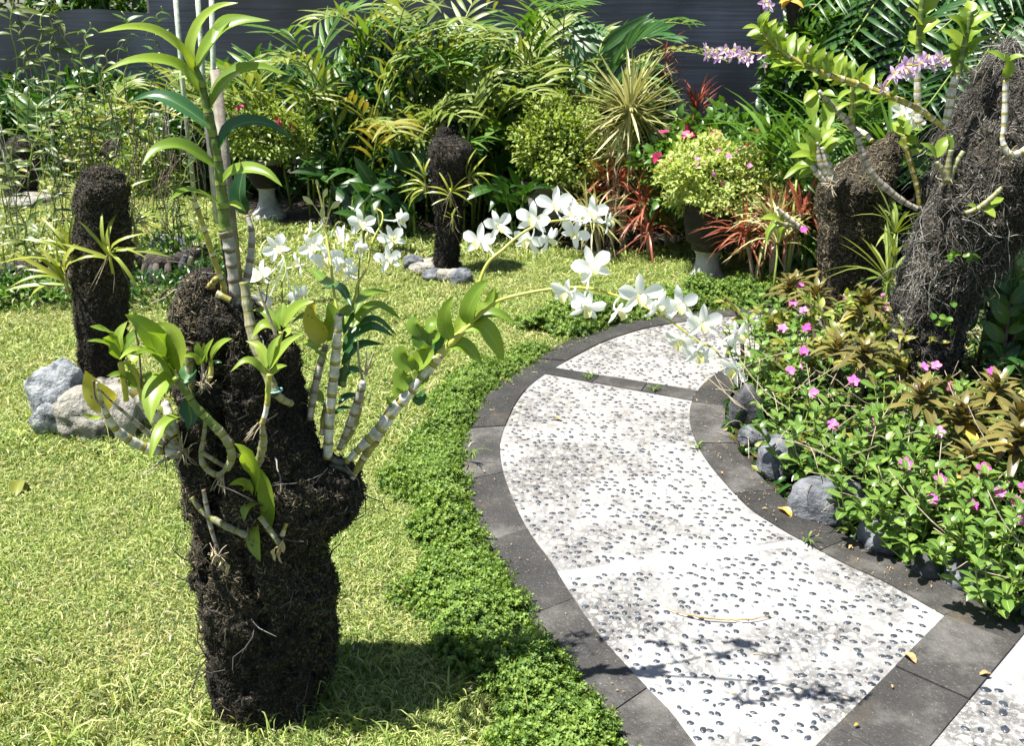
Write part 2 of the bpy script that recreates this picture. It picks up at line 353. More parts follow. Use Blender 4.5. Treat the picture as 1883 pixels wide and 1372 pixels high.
# materials of the ground
def lawnmat():
    m, t, b, out = newmat('lawn_turf')
    c = ramp(t, noise(t, 3.0, 6, .7), [(.25, (.05, .055, .02)), (.5, (.11, .15, .03)), (.75, (.21, .23, .07))])
    c = mix(t, ramp(t, noise(t, 1.3, 3), [(.58, 0.0), (.75, .55)]), c, (.26, .21, .12))
    t.links.new(c, b.inputs['Base Color']); b.inputs['Roughness'].default_value = .9
    bump(t, b, noise(t, 130, 4), 1, .02); return m
def cementmat():
    m, t, b, out = newmat('white_cement')
    base = ramp(t, noise(t, 7, 6), [(.3, (.22, .22, .22)), (.7, (.30, .30, .298))])
    big = math_(t, 'MULTIPLY', ramp(t, noise(t, 2.6, 4, .65, dist=.4), [(.47, 0.0), (.58, 1.0)]), ramp(t, noise(t, 80, 5, .85), [(.42, 0.0), (.50, 1.0)]))
    c = mix(t, math_(t, 'MULTIPLY', big, .8), base, (.05, .047, .043))
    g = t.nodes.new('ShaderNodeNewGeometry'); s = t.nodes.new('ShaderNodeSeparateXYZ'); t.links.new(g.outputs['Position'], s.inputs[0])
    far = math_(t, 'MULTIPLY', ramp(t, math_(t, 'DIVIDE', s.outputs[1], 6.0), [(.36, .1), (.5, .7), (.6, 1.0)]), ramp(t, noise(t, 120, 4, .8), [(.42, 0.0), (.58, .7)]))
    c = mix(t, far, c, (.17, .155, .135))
    t.links.new(c, b.inputs['Base Color']); b.inputs['Roughness'].default_value = .75
    bump(t, b, noise(t, 110, 5), .5, .004); return m
def slatemat():
    m, t, b, out = newmat('dark_slate')
    oi = t.nodes.new('ShaderNodeObjectInfo')
    f = math_(t, 'ADD', math_(t, 'MULTIPLY', noise(t, 6, 7, .7), .8), math_(t, 'MULTIPLY', oi.outputs['Random'], .22))
    c = ramp(t, f, [(.32, (.010, .010, .010)), (.55, (.034, .032, .030)), (.75, (.12, .115, .108))])
    c = mix(t, ramp(t, noise(t, 150, 3, .8), [(.60, 0.0), (.70, .7)]), c, (.22, .215, .2))
    c = mix(t, ramp(t, noise(t, 2.2, 4, .6), [(.6, 0.0), (.72, .5)]), c, (.16, .12, .06))
    t.links.new(c, b.inputs['Base Color']); b.inputs['Roughness'].default_value = .6
    bump(t, b, noise(t, 90, 6, .7), .7, .005); return m
M['lawn'] = lawnmat(); M['cement'] = cementmat(); M['slate'] = slatemat()
M['mortar'] = plain('pale_mortar', [(.3, (.34, .35, .36)), (.7, (.44, .46, .48))], 20, .8, .6, .006)
M['peb_dark'] = plain('dark_pebble', [(.3, (.014, .018, .026)), (.7, (.05, .06, .075))], 40, .35, .1)
M['peb_ring'] = plain('grey_pebble', [(.3, (.12, .13, .14)), (.7, (.3, .32, .34))], 40, .45, .1)
M['peb_cream'] = plain('cream_pebble', [(.3, (.42, .37, .27)), (.7, (.52, .48, .38))], 30, .5, .1)
M['rock'] = plain('blue_grey_boulder', [(.3, (.025, .028, .034)), (.48, (.09, .10, .115)), (.7, (.2, .21, .23))], 22, .85, 1, .012, 90)
M['rock_pale'] = plain('pale_weathered_rock', [(.36, (.06, .06, .05)), (.46, (.22, .21, .18)), (.65, (.36, .345, .3))], 17, .9, 1, .02, 60)
M['rock_dark'] = plain('dark_rough_rock', [(.3, (.015, .016, .018)), (.6, (.06, .062, .07)), (.8, (.18, .18, .2))], 18, .9, 1, .012, 60)

g = Geo(); xs = np.concatenate([[-90, -30], np.linspace(-8, 8, 33), [30, 90]]); ys = np.concatenate([[-60, -10], np.linspace(0, 14, 29), [40, 120]])
X, Y = np.meshgrid(xs, ys, indexing='ij'); V = np.stack([X, Y, np.zeros_like(X)], -1).reshape(-1, 3)
inside = (np.abs(V[:, 0]) < 8) & (V[:, 1] > 0) & (V[:, 1] < 13); V[inside, 2] = fbm(V[inside] * .9, 3) * .012 - .012
V[~inside, 2] = -.012
g.add(V, grid(len(xs), len(ys))); part('lawn', g, M['lawn'], kind='structure')
# soil of the planted borders
bedR = np.vstack([RO[:-2], gpoly([(1700, 600), (2300, 640), (2500, 1100), (1950, 1180), (1790, 1110)])])
backbed = gpoly([(380, 372), (430, 398), (520, 420), (640, 412), (760, 425), (880, 450), (960, 440), (1060, 470), (1180, 468), (1240, 448), (1330, 448), (1450, 470), (1520, 500), (1640, 540), (2300, 560)])
backbed = np.vstack([backbed, [[9, 14], [-6, 14], gnd(380, 330)[:2]]])
g = Geo(); slab(g, bedR, -.03, .012); part('planting_bed', g, M['soil'], kind='structure')
g = Geo(); slab(g, backbed, -.03, .008); part('back_border_soil', g, M['soil'], kind='structure')

# path: panels, bands, kerb stones, pebbles
path_base = np.vstack([LO, RO[::-1]])
g = Geo(); slab(g, np.vstack([LI, RI[::-1]]), -.04, .020); path = part('garden_path', g, M['mortar'], kind='structure')
def cut(P, a, b, side=1):                    # the points of polyline P on one side of the line a-b
    n = np.array([-(b - a)[1], (b - a)[0]]); return P[np.dot(P - a, n) * side > 0]
def isect(P, a, b):
    n = np.array([-(b - a)[1], (b - a)[0]]); s = np.dot(P - a, n)
    for i in range(len(P) - 1):
        if s[i] * s[i + 1] <= 0: t = s[i] / (s[i] - s[i + 1]); return P[i] + (P[i + 1] - P[i]) * t, i
    return P[-1], len(P) - 1
def between(l1, l2):
    a, i = isect(LI, *l1); b, j = isect(RI, *l1); c, k = isect(LI, *l2); d, l = isect(RI, *l2)
    i, k = sorted((i, k)); j, l = sorted((j, l))
    return np.vstack([[a], LI[i + 1:k], [c], [d], RI[j + 1:l][::-1], [b]])
ln = lambda p, q: (gpoly([p])[0], gpoly([q])[0])
mort0, mort1 = ln((1010, 1066), (1478, 1004)), ln((1006, 1056), (1470, 995))
bar1, bar2 = ln((1008, 690), (1270, 738)), ln((1028, 680), (1292, 722))
end = (LI[-1], RI[-1])
pan = []
a, i = isect(LI, *mort0); b, j = isect(RI, *mort0)
li0 = LI[0]; pan.append(np.vstack([[barA + bd * np.dot(li0 - barA, bd)], LI[:i + 1], [a], [b], RI[:j + 1][::-1], [barA]]))
pan.append(between(mort1, bar1)); a, i = isect(LI, *bar2); b, j = isect(RI, *bar2); pan.append(np.vstack([[a], LI[i + 1:], RI[j + 1:][::-1], [b]]))
c2 = barA + bn * BW
pan2 = np.array([c2 + bd * -.35, c2 + bd * 1.6, c2 + bd * 1.6 + bn * 1.6, c2 - bd * .35 + bn * 1.6])
pan.append(pan2)
for P in pan:
    g = Geo(); slab(g, P, -.03, .022); part('pebble_panel', g, M['cement'], path, smooth=False)
g = Geo(); slab(g, between(mort0, mort1), -.03, .0226); part('mortar_strip', g, M['mortar'], path, smooth=False)
def kerb_run(I, O, piece, start=0):
    n = max(2, int(round(piece / .04))); k = start
    while k < min(len(I), len(O)) - 2:
        e = min(k + n, min(len(I), len(O)) - 1); a, b = I[k:e + 1].copy(), O[k:e + 1].copy()
        T = nrm(a[-1] - a[0]) * .0014; a[0] += T; b[0] += T; a[-1] -= T; b[-1] -= T
        g = Geo(); z = .026 + rng.uniform(-.002, .003); slab(g, np.vstack([a, b[::-1]]), -.04, z); o = part('kerb_stone', g, M['slate'], path, smooth=False)
        k = e
kerb_run(LI, LO, .4); kerb_run(RI, RO, .4)
xb = between(bar1, bar2)
a, _ = isect(LI, *bar1); b, _ = isect(RI, *bar1); c, _ = isect(LI, *bar2); d, _ = isect(RI, *bar2)
for k in range(3):
    f0, f1 = k / 3 + .004, (k + 1) / 3 - .004
    g = Geo(); slab(g, [a + (b - a) * f0, a + (b - a) * f1, c + (d - c) * f1, c + (d - c) * f0], -.03, .027); part('band_slab', g, M['slate'], path, smooth=False)
s0 = -.36
for k in range(6):
    s1 = s0 + (.30 if k else .36); p0, p1 = barA + bd * (s0 + .002), barA + bd * (s1 - .002)
    g = Geo(); slab(g, [p0 + bn * .002, p1 + bn * .002, p1 + bn * BW, p0 + bn * BW], -.03, .027 + .002 * (k % 2)); part('band_slab', g, M['slate'], path, smooth=False); s0 = s1
# slab that carries on to the right past the bed corner
q0 = barA - bn * .006 - bd * .14
g = Geo(); slab(g, [q0, q0 - bn * .16, q0 - bn * .16 - bd * .5, q0 - bd * .5], -.03, .024); part('band_slab', g, M['slate'], path, smooth=False)

def pebble_template(seed):
    r = np.random.default_rng(seed); k = 9; a = np.linspace(0, 2 * np.pi, k, endpoint=False)
    el = r.uniform(.5, .85); rr = 1 + r.uniform(-.13, .13, k)
    ring = lambda s, z: np.stack([np.cos(a) * rr * s, np.sin(a) * rr * s * el, np.full(k, z)], -1)
    V = np.vstack([ring(1, -.25), ring(.96, .16), ring(.62, .36), [[0, 0, .42]]]); g = Geo()
    g.add(V, [grid(3, k, True), np.array([[2 * k + i, 2 * k + (i + 1) % k, 3 * k] for i in range(k)])]); return g
PT = [pebble_template(s) for s in range(6)]
PM = {}
for mname in ('peb_dark', 'peb_cream', 'peb_ring'):
    PM[mname] = [p.mesh('pebble', M[mname]) for p in PT]
allp = []
for pi_, P in enumerate(pan):
    lo, hi = P.min(0), P.max(0); sp = .0268 if pi_ != 3 else .040
    nx, ny = int((hi[0] - lo[0]) / sp) + 1, int((hi[1] - lo[1]) / sp) + 1
    X, Y = np.meshgrid(np.arange(nx), np.arange(ny), indexing='ij')
    X = (X + (Y % 2) * .5 + rng.uniform(-.3, .3, X.shape)) * sp + lo[0]; Y = (Y + rng.uniform(-.3, .3, Y.shape)) * sp + lo[1]
    X, Y = X.ravel(), Y.ravel()
    ctr = P.mean(0); k = inpoly(X, Y, (P - ctr) * .985 + ctr) & (rng.random(len(X)) < .95)
    allp += [(x, y) for x, y in zip(X[k], Y[k])]
allp = np.array(allp)
# keep those inside a generous view, nearest first
fd = allp[:, 1] * math.cos(PITCH) + CH * math.sin(PITCH); uu = CX + FPX * allp[:, 0] / fd; vv = CY + FPX * (CH * math.cos(PITCH) - allp[:, 1] * math.sin(PITCH)) / fd
vis = (uu > -20) & (uu < 1900) & (vv < 1385)
order = np.argsort(np.where(vis, np.hypot(allp[:, 1], allp[:, 0]), 99)); allp = allp[order]; nv = int(vis.sum())
c2_ = c2
def pi_at(x, y): return np.dot(np.array([x, y]) - c2_, bn) > 0
rest = {m: [Geo(), []] for m in PM}
for i, (x, y) in enumerate(allp):
    mname = rng.choice(['peb_dark', 'peb_cream', 'peb_ring'], p=[.56, .28, .16]); s = rng.uniform(.0072, .0115) * (1.15 if mname == 'peb_cream' else .98) * (1.25 if pi_at(x, y) else 1)
    a = rng.normal(.0, .7) + 2.6; Mx = np.array([[math.cos(a), -math.sin(a), 0], [math.sin(a), math.cos(a), 0], [0, 0, .8]]) * s
    L = np.array([x, y, .0215])
    if i < 300: inst('pebble', PM[mname][rng.integers(6)], Mx, L, path)
    else: rest[mname][1].append((Mx, L, rng.integers(6)))
for mname, (g, lst) in rest.items():
    for k in range(6):
        s = [q for q in lst if q[2] == k]
        if s: g.scatter(PT[k], np.array([q[0] for q in s]), np.array([q[1] for q in s]))
    part('pebbles', g, M[mname], path, kind='stuff')

# ------------------------------------------------------------------ scattered stuff through geometry nodes (grass, hedges)
def gn_scatter(name, pts, rot, scl, tmpls, mat, parent=None):
    off = OFF[parent] if parent is not None else np.zeros(3); pts = np.asarray(pts) - off
    me = bpy.data.meshes.new(name); me.vertices.add(len(pts)); me.vertices.foreach_set('co', pts.astype(np.float32).ravel())
    a = me.attributes.new('rot', 'FLOAT_VECTOR', 'POINT'); a.data.foreach_set('vector', np.asarray(rot, np.float32).ravel())
    a = me.attributes.new('scl', 'FLOAT', 'POINT'); a.data.foreach_set('value', np.asarray(scl, np.float32))
    a = me.attributes.new('pick', 'INT', 'POINT'); a.data.foreach_set('value', rng.integers(0, len(tmpls), len(pts)).astype(np.int32))
    me.materials.append(mat)
    o = bpy.data.objects.new(name, me); COL.objects.link(o)
    if parent is not None: o.parent = parent
    ng = bpy.data.node_groups.new(name + '_scatter', 'GeometryNodeTree')
    ng.interface.new_socket('Geometry', in_out='INPUT', socket_type='NodeSocketGeometry'); ng.interface.new_socket('Geometry', in_out='OUTPUT', socket_type='NodeSocketGeometry')
    gi = ng.nodes.new('NodeGroupInput'); go = ng.nodes.new('NodeGroupOutput')
    mp = ng.nodes.new('GeometryNodeMeshToPoints'); ip = ng.nodes.new('GeometryNodeInstanceOnPoints'); gg = ng.nodes.new('GeometryNodeJoinGeometry')
    ng.links.new(gi.outputs[0], mp.inputs[0]); ng.links.new(mp.outputs[0], ip.inputs['Points'])
    for tg in reversed(tmpls):
        to = bpy.data.objects.new(name + '_tuft', tg.mesh(name + '_tuft', mat))
        oi = ng.nodes.new('GeometryNodeObjectInfo'); oi.inputs['Object'].default_value = to; oi.inputs['As Instance'].default_value = True
        ng.links.new(oi.outputs['Geometry'], gg.inputs[0])
    ng.links.new(gg.outputs[0], ip.inputs['Instance']); ip.inputs['Pick Instance'].default_value = True
    for nm, ty, sock in (('rot', 'FLOAT_VECTOR', 'Rotation'), ('scl', 'FLOAT', 'Scale'), ('pick', 'INT', 'Instance Index')):
        na = ng.nodes.new('GeometryNodeInputNamedAttribute'); na.data_type = ty; na.inputs['Name'].default_value = nm
        ng.links.new(na.outputs['Attribute'], ip.inputs[sock])
    ng.links.new(ip.outputs[0], go.inputs[0])
    md = o.modifiers.new('scatter', 'NODES'); md.node_group = ng
    OFF[o] = off; tag(o, kind='stuff'); return o
def grass_tuft(seed, n=46, rad=.05, h=.03, w=.0032, lay=1.0):
    r = np.random.default_rng(seed); g = Geo()
    for i in range(n):
        p = np.array([r.normal(0, rad * .6), r.normal(0, rad * .6), 0]); a = r.uniform(0, 6.28); hh = h * r.uniform(.4, 1.2); l = hh * r.uniform(.4, 1.6) * lay
        d = np.array([math.cos(a), math.sin(a), 0]); P = bez(p, p + d * l * .3 + [0, 0, hh * 1.1], p + d * l + [0, 0, hh * r.uniform(.3, 1)], 4)
        blade(g, P, w * r.uniform(.7, 1.4), np.array([0, 0, 1.0]) + r.normal(0, .5, 3), prof=lambda t: np.array([.8, 1, .75, .15]), fold=.1, k=2, rnd=r.uniform(0, 1))
    return g
TUFT = [grass_tuft(s) for s in range(5)]
lawn_poly = np.vstack([[[-9, .8]], [[.75, .8]], LO, gpoly([(1600, 560), (1640, 540), (1520, 500), (1450, 470), (1330, 448), (1240, 448), (1180, 468), (1060, 470), (960, 440), (880, 450), (760, 425), (640, 412), (520, 420), (430, 398), (380, 372), (380, 330)]), [[-9, 13]]])
def field(n, x0, x1, y0, y1, s0, s1):
    x = rng.uniform(x0, x1, n); y = rng.uniform(y0, y1, n)
    k = inpoly(x, y, lawn_poly) & (np.abs(x) < .56 * (y + .5) + .35); x, y = x[k], y[k]
    bare = fbm(np.c_[x * 1.7, y * 1.7, x * 0], 3, 5); k = rng.random(len(x)) < np.clip(1.1 - np.clip(bare - .1, 0, 1) * 1.8, .2, 1); x, y = x[k], y[k]
    for (u, v, r_) in ((415, 1335, .09), (540, 1345, .05), (860, 1230, .07), (830, 1180, .05), (895, 1300, .08), (730, 1200, .05)):
        c = gnd(u, v); k = (np.hypot((x - c[0]), (y - c[1]) * 1.6) > r_ * rng.uniform(.6, 1.3, len(x))) | (rng.random(len(x)) < .12); x, y = x[k], y[k]
    return np.c_[x, y, np.full(len(x), -.008)], np.c_[rng.normal(0, .15, (len(x), 2)), rng.uniform(0, 6.28, len(x))], rng.uniform(s0, s1, len(x))
A = [field(30000, -1.8, 1.2, 1.0, 3.2, .5, .88), field(30000, -3.5, 2.5, 3.2, 6.2, .85, 1.3), field(14000, -6.5, 3, 6.2, 12, 1.4, 2.4)]
gr = gn_scatter('grass', np.vstack([a[0] for a in A]), np.vstack([a[1] for a in A]), np.concatenate([a[2] for a in A]), TUFT, M['grass'])
tag(gr, 'short yellow green carpet grass covering the lawn beside the curved walk', 'grass')
# longer weeds: at the feet of stumps, rocks and urns
LONG = [grass_tuft(20 + s, 14, .03, .075, .0036, 1.0) for s in range(3)]
wp = []
for u, v, n, r_ in ((640, 1290, 26, .13), (400, 1330, 9, .1), (700, 1340, 8, .12), (160, 800, 26, .18), (250, 790, 12, .1), (740, 520, 26, .16), (830, 545, 22, .16), (1300, 512, 20, .2), (1080, 465, 40, .3), (1180, 460, 40, .3), (1400, 480, 50, .35), (520, 395, 24, .3), (300, 540, 60, .5), (60, 560, 60, .5), (880, 1340, 12, .1), (1230, 470, 30, .2), (620, 420, 30, .3), (1010, 455, 24, .3), (30, 1310, 6, .2), (150, 1340, 7, .2), (300, 1360, 6, .2)):
    c = gnd(u, v)
    for i in range(n): wp.append([c[0] + rng.normal(0, r_), c[1] + rng.normal(0, r_ * .7), -.005])
wp = np.array(wp); wp = wp[inpoly(wp[:, 0], wp[:, 1], lawn_poly)]
o = gn_scatter('weed_grass', wp, np.c_[rng.normal(0, .2, (len(wp), 2)), rng.uniform(0, 6.28, len(wp))], rng.uniform(.5, 1.25, len(wp)), LONG, M['grass'])
tag(o, 'longer loose grass blades growing round stumps, rocks and pots', 'grass')

# low leafy edging hedges
def sprig(seed, n=9, L=.045, lw=.0075, ll=.016, tilt=.6):
    r = np.random.default_rng(seed); g = Geo(); d = nrm(np.array([r.normal(0, tilt), r.normal(0, tilt), 1.0])); P = bez([0, 0, 0], d * L * .5, d * L + [0, 0, L * .2], 5)
    tube(g, P, [.0012, .0006], 3, .1)
    for i in range(n):
        t = (i + .5) / n; p = P[0] * (1 - t) + P[-1] * t
        for sgn in (0, math.pi):
            a = i * 1.57 + sgn; q = nrm(np.array([math.cos(a), math.sin(a), .75])); l = ll * (1.1 - .3 * t) * r.uniform(.8, 1.2)
            blade(g, bez(p, p + q * l * .6, p + q * l + [0, 0, -.1 * l], 3), lw * r.uniform(.8, 1.2), [0, 0, 1.0], prof=lambda t: np.array([.3, 1, .15]), fold=.2, k=3, rnd=np.clip(.35 + .5 * t + r.normal(0, .15), 0, 1))
    return g
SPR = [sprig(40 + s) for s in range(5)]
def hedge(label, I, wfun, hfun, dens, s0, s1, name='low_hedge'):
    T = nrm(np.gradient(I, axis=0)); Nn = np.c_[-T[:, 1], T[:, 0]]; n = int(dens); k = rng.integers(0, len(I) - 1, n); f = rng.random(n)
    base = I[k] * (1 - f[:, None]) + I[k + 1] * f[:, None]; q = rng.random(n) ** .9; W = np.array([wfun(a) for a in k / len(I)]); H = np.array([hfun(a) for a in k / len(I)])
    ed = .018 * vnoise(np.c_[base * 16, np.zeros(n)], 77)
    p = base + Nn[k] * (W * q - ed)[:, None]; dome = np.sqrt(np.clip(1 - (2 * q - 1) ** 2 * .9, 0, 1)); bumpy = 1 + .6 * fbm(np.c_[p * 9, np.zeros(n)], 2, 3)
    z = H * dome * bumpy * rng.uniform(.35, 1, n) ** .45
    c = I[len(I) // 2] + Nn[len(I) // 2] * W.mean() / 2; root = thing(name, (c[0], c[1], 0), label, 'hedge', 'low leafy hedges edging the walk')
    out = (2 * q - 1)[:, None] * Nn[k]
    rot = np.c_[-out[:, 1] * .9 * -1 + rng.normal(0, .35, n), out[:, 0] * .9 + rng.normal(0, .35, n), rng.uniform(0, 6.28, n)]
    gn_scatter('foliage', np.c_[p, np.clip(z - .02, 0, 1)], rot, rng.uniform(s0, s1, n), SPR, M['hedge'], root)
    # leafless woody base under the leaves
    g = Geo()
    for i in range(0, len(I) - 1, 2):
        for j in range(2):
            b0 = I[i] + Nn[i] * wfun(i / len(I)) * rng.uniform(.1, .9); h = hfun(i / len(I)) * .8
            tube(g, [[b0[0], b0[1], 0], [b0[0] + rng.normal(0, .02), b0[1] + rng.normal(0, .02), h]], [.003, .0015], 4)
    part('branch', g, M['twig'], root, kind='stuff'); return root
idx = lambda u, v, P: int(np.argmin(np.linalg.norm(P - gpoly([(u, v)])[0], axis=1)))
e1 = idx(1000, 640, LO)
H1 = LO[:e1]
hedge('bright green low hedge along the left kerb, widening towards the front', H1, lambda a: .27 - .12 * a + .05 * math.sin(a * 25) + .03 * math.sin(a * 61), lambda a: .075 - .035 * a, 24000, .5, .95)
s2, e2 = idx(1030, 622, LO), len(LO) - 1
H2 = LO[s2:e2]
hedge('dark low hedge round the far outer bend of the walk', H2, lambda a: .34 - .1 * a, lambda a: .09, 14000, .8, 1.25)

# ------------------------------------------------------------------ shade net fence and what stands behind it
def netmat():
    m, t, b, out = newmat('woven_shade_net')
    tc = t.nodes.new('ShaderNodeNewGeometry'); mp = t.nodes.new('ShaderNodeMapping'); mp.inputs['Scale'].default_value = (.9, .9, 60)
    t.links.new(tc.outputs['Position'], mp.inputs[0]); f = noise(t, 1.0, 6, .7, vec=mp.outputs[0])
    f2 = noise(t, .9, 3); c = ramp(t, math_(t, 'ADD', math_(t, 'MULTIPLY', f, .45), math_(t, 'MULTIPLY', f2, .55)), [(.38, (.003, .0045, .008)), (.52, (.008, .012, .021)), (.66, (.028, .040, .064))])  # paler horizontal streaks in the colour stand in for sheen on the net
    t.links.new(c, b.inputs['Base Color']); b.inputs['Roughness'].default_value = .5
    bump(t, b, f, .25, .006); return m
M['net'] = netmat()
fa, fb = np.array([-9.0, 12.4]), np.array([9.5, 6.6])
fd_ = nrm(fb - fa); fn = np.array([fd_[1], -fd_[0]]); FL = np.linalg.norm(fb - fa)
root = thing('shade_net_fence', (*((fa + fb) / 2), 0), 'dark blue black shade net stretched behind the whole garden', 'fence')
def netpanel(nm, x0, x1, z0, z1, off, mat):
    nu, nw = 60, 12; s = np.linspace(x0, x1, nu); z = np.linspace(z0, z1, nw); Sg, Z = np.meshgrid(s, z, indexing='ij')
    wv = .012 * np.sin(Sg * 2.1 + Z * 2) + .004 * np.sin(Sg * 6.7 - Z * 5) + off; zt = Z + .02 * np.sin(Sg * 4.2) * (Z > z1 - .05)
    V = np.stack([fa[0] + fd_[0] * Sg + fn[0] * wv, fa[1] + fd_[1] * Sg + fn[1] * wv, zt], -1).reshape(-1, 3)
    part(nm, Geo().add(V, grid(nu, nw)), mat, root)
k = 0; edges = np.linspace(0, FL, 8)
for i in range(7):
    netpanel('net_panel', edges[i], edges[i + 1], 0.02, 1.50 + .0 * i, 0, M['net'])
    if i >= 2: netpanel('upper_net_panel', edges[i], edges[i + 1], 1.44, 2.3, -.06, M['net'])
for i in range(8):
    g = Geo(); p = fa + fd_ * edges[i] - fn * .08; tube(g, [[*p, 0], [*p, 2.4 if i >= 2 else 1.7]], .03, 8); part('fence_post', g, M['darkwood'], root)
# ================================================================== stumps of tree fern, rocks, pots
def stump_surface(prof, Y, depth, rough=.012, nz=110, nth=110, groove=.0, scale=14, seed=0, ztop_extra=0, flat=False):
    prof = np.array(prof, float); v, L, Rr = prof.T; L, Rr = L + (Rr - L) * .03, Rr - (Rr - L) * .03
    cz = np.array([at((l + r) / 2, a, Y) for a, l, r in zip(v, L, Rr)]); x0 = np.array([at(l, a, Y)[0] for a, l in zip(v, L)]); x1 = np.array([at(r, a, Y)[0] for a, r in zip(v, Rr)])
    z = cz[:, 2]; o = np.argsort(z); z, x0, x1 = z[o], x0[o], x1[o]
    if z[0] > -.02: z = np.r_[-.03, z]; x0 = np.r_[x0[0], x0]; x1 = np.r_[x1[0], x1]
    zz = np.linspace(max(z[0], -.04), z[-1], nz); a0 = np.interp(zz, z, x0); a1 = np.interp(zz, z, x1)
    k = np.array([1, 2, 3, 2, 1]) / 9.; pad = lambda q: np.convolve(np.r_[q[0], q[0], q, q[-1], q[-1]], k, 'valid'); a0, a1 = pad(a0), pad(a1)
    c = (a0 + a1) / 2; r = (a1 - a0) / 2; th = np.linspace(0, 2 * np.pi, nth, endpoint=False)
    ry = np.minimum(r * depth / np.median(r), r * 1.3) if not callable(depth) else depth(zz, r)
    m = max(3, nz // 14)
    if not flat:                            # round the top over
        rr = np.concatenate([r, r[-1] * np.cos(np.linspace(0, np.pi / 2, m)[1:])]); ryy = np.concatenate([ry, ry[-1] * np.cos(np.linspace(0, np.pi / 2, m)[1:])])
        zz = np.concatenate([zz, zz[-1] + min(r[-1], .03) * np.sin(np.linspace(0, np.pi / 2, m)[1:])])
    else:
        rr = np.concatenate([r, r[-1] * np.linspace(.97, 0, m - 1)]); ryy = np.concatenate([ry, ry[-1] * np.linspace(.97, 0, m - 1)]); zz = np.concatenate([zz, np.full(m - 1, zz[-1])])
    c = np.concatenate([c, np.full(m - 1, c[-1])])
    V = np.stack([c[:, None] + rr[:, None] * np.cos(th), Y + ryy[:, None] * np.sin(th), np.broadcast_to(zz[:, None], (len(zz), nth))], -1)
    Nr = nrm(np.stack([np.cos(th)[None] / np.maximum(rr[:, None], .01), np.sin(th)[None] / np.maximum(ryy[:, None], .01), np.zeros((len(zz), nth))], -1))
    n1 = fbm(V.reshape(-1, 3) * scale, 4, seed).reshape(V.shape[:2]); n2 = vnoise((V * [26, 26, 3]).reshape(-1, 3), seed + 9).reshape(V.shape[:2])
    big_n = fbm(V.reshape(-1, 3) * [5, 5, 3.2], 2, seed + 5).reshape(V.shape[:2])
    n3 = fbm(V.reshape(-1, 3) * scale * 4.5, 3, seed + 3).reshape(V.shape[:2])
    fade = np.minimum(1, rr / (rr.max() * .5))[:, None]
    V = V + Nr * ((n1 * rough + n3 * rough * .5 + n2 * groove + big_n * rough * 1.3) * fade)[..., None]
    Vn = np.cross(np.gradient(V, axis=1), np.gradient(V, axis=0)); Vn = nrm(Vn)
    if np.mean(np.sum(Vn * Nr, -1)) < 0: Vn = -Vn
    return V, Vn
def fibres_t(seed, L, w, curl, k=5):
    k = 3 if L < .02 else 5
    r = np.random.default_rng(seed); P = np.zeros((k, 3)); P[:, 0] = np.linspace(0, L, k); P[1:, 1:] = np.cumsum(r.normal(0, curl * L, (k - 1, 2)), 0); P[:, 2] += np.sin(np.linspace(0, 3.1, k)) * L * .12
    g = Geo(); tube(g, P, [w, w * .5], 3, .5, caps=False); return g
def add_fibres(g, V, Vn, n, L, w, curl=.12, along=None, sd=50, low=0.0, bias=0.1, mask=None):
    P = V.reshape(-1, 3); Q = Vn.reshape(-1, 3); ok = (P[:, 2] > 0.0); 
    if mask is not None: ok &= mask(P)
    ids = rng.choice(np.nonzero(ok)[0], n); p, q = P[ids], Q[ids]
    d = rng.normal(size=(n, 3)); 
    if along is not None: d = d * .45 + np.asarray(along)
    d = d - q * np.sum(d * q, 1, keepdims=True); d = nrm(nrm(d) + q * rng.normal(bias, .16, (n, 1)))
    tm = [fibres_t(sd + i, L, w, curl) for i in range(5)]; pick = rng.integers(0, 5, n); s = rng.uniform(.4, 1.5, n)
    Mx = rotm(d, q) * s[:, None, None]; rn = np.clip(rng.beta(1.5, 2.2, n) + .3 * vnoise(p * 9, 4) - .04, 0, 1)
    for i in range(5):
        k = pick == i; g.scatter(tm[i], Mx[k], (p + q * .001)[k], rn[k])
    return g
def stump(name, label, prof, Y, depth, nf=5000, L=.03, w=.0012, rough=.012, groove=.004, mat='trunk', fm='fibre_far', seed=0, along=None, grp=None, res=110, flat=False, extra=None, cat='tree stump', carve=None):
    V, Vn = stump_surface(prof, Y, depth, rough, res, res, groove, seed=seed, flat=flat)
    if carve is not None: V = V - Vn * carve(V)[..., None]; Vn = nrm(np.cross(np.gradient(V, axis=1), np.gradient(V, axis=0))); Vn = Vn * np.where(np.sum(Vn * (V - V.mean(1, keepdims=True)), -1).mean() < 0, -1, 1)
    c = V[2].mean(0); root = thing(name, (c[0], c[1], 0), label, cat, grp)
    part('stump_body', Geo().add(V.reshape(-1, 3), grid(V.shape[0], V.shape[1], True)[:, ::-1]), M[mat], root)
    g = Geo(); sz = 1.0 if nf > 30000 else min(2.2, Y / 2.6); add_fibres(g, V, Vn, int(nf * 1.15), .0075 * sz, .0010 * sz, curl=.25, bias=.25, sd=7); add_fibres(g, V, Vn, int(nf * .12), L * .8, w * .8, along=along)
    if extra: extra(g, V, Vn)
    part('root_fibre', g, M[fm], root, kind='stuff'); return root, V, Vn
MAINY = 1.92
mainprof = [(530, 340, 398), (540, 334, 418), (552, 330, 438), (566, 326, 458), (590, 324, 486), (620, 324, 518), (650, 326, 542), (690, 329, 556), (747, 333, 566), (785, 334, 580), (825, 334, 596), (850, 335, 612), (868, 335, 648), (890, 337, 668), (918, 340, 676), (948, 347, 670), (975, 354, 640), (996, 360, 606), (1022, 366, 598), (1066, 374, 614), (1110, 380, 620), (1160, 386, 622), (1210, 394, 616), (1252, 402, 606), (1290, 412, 600)]
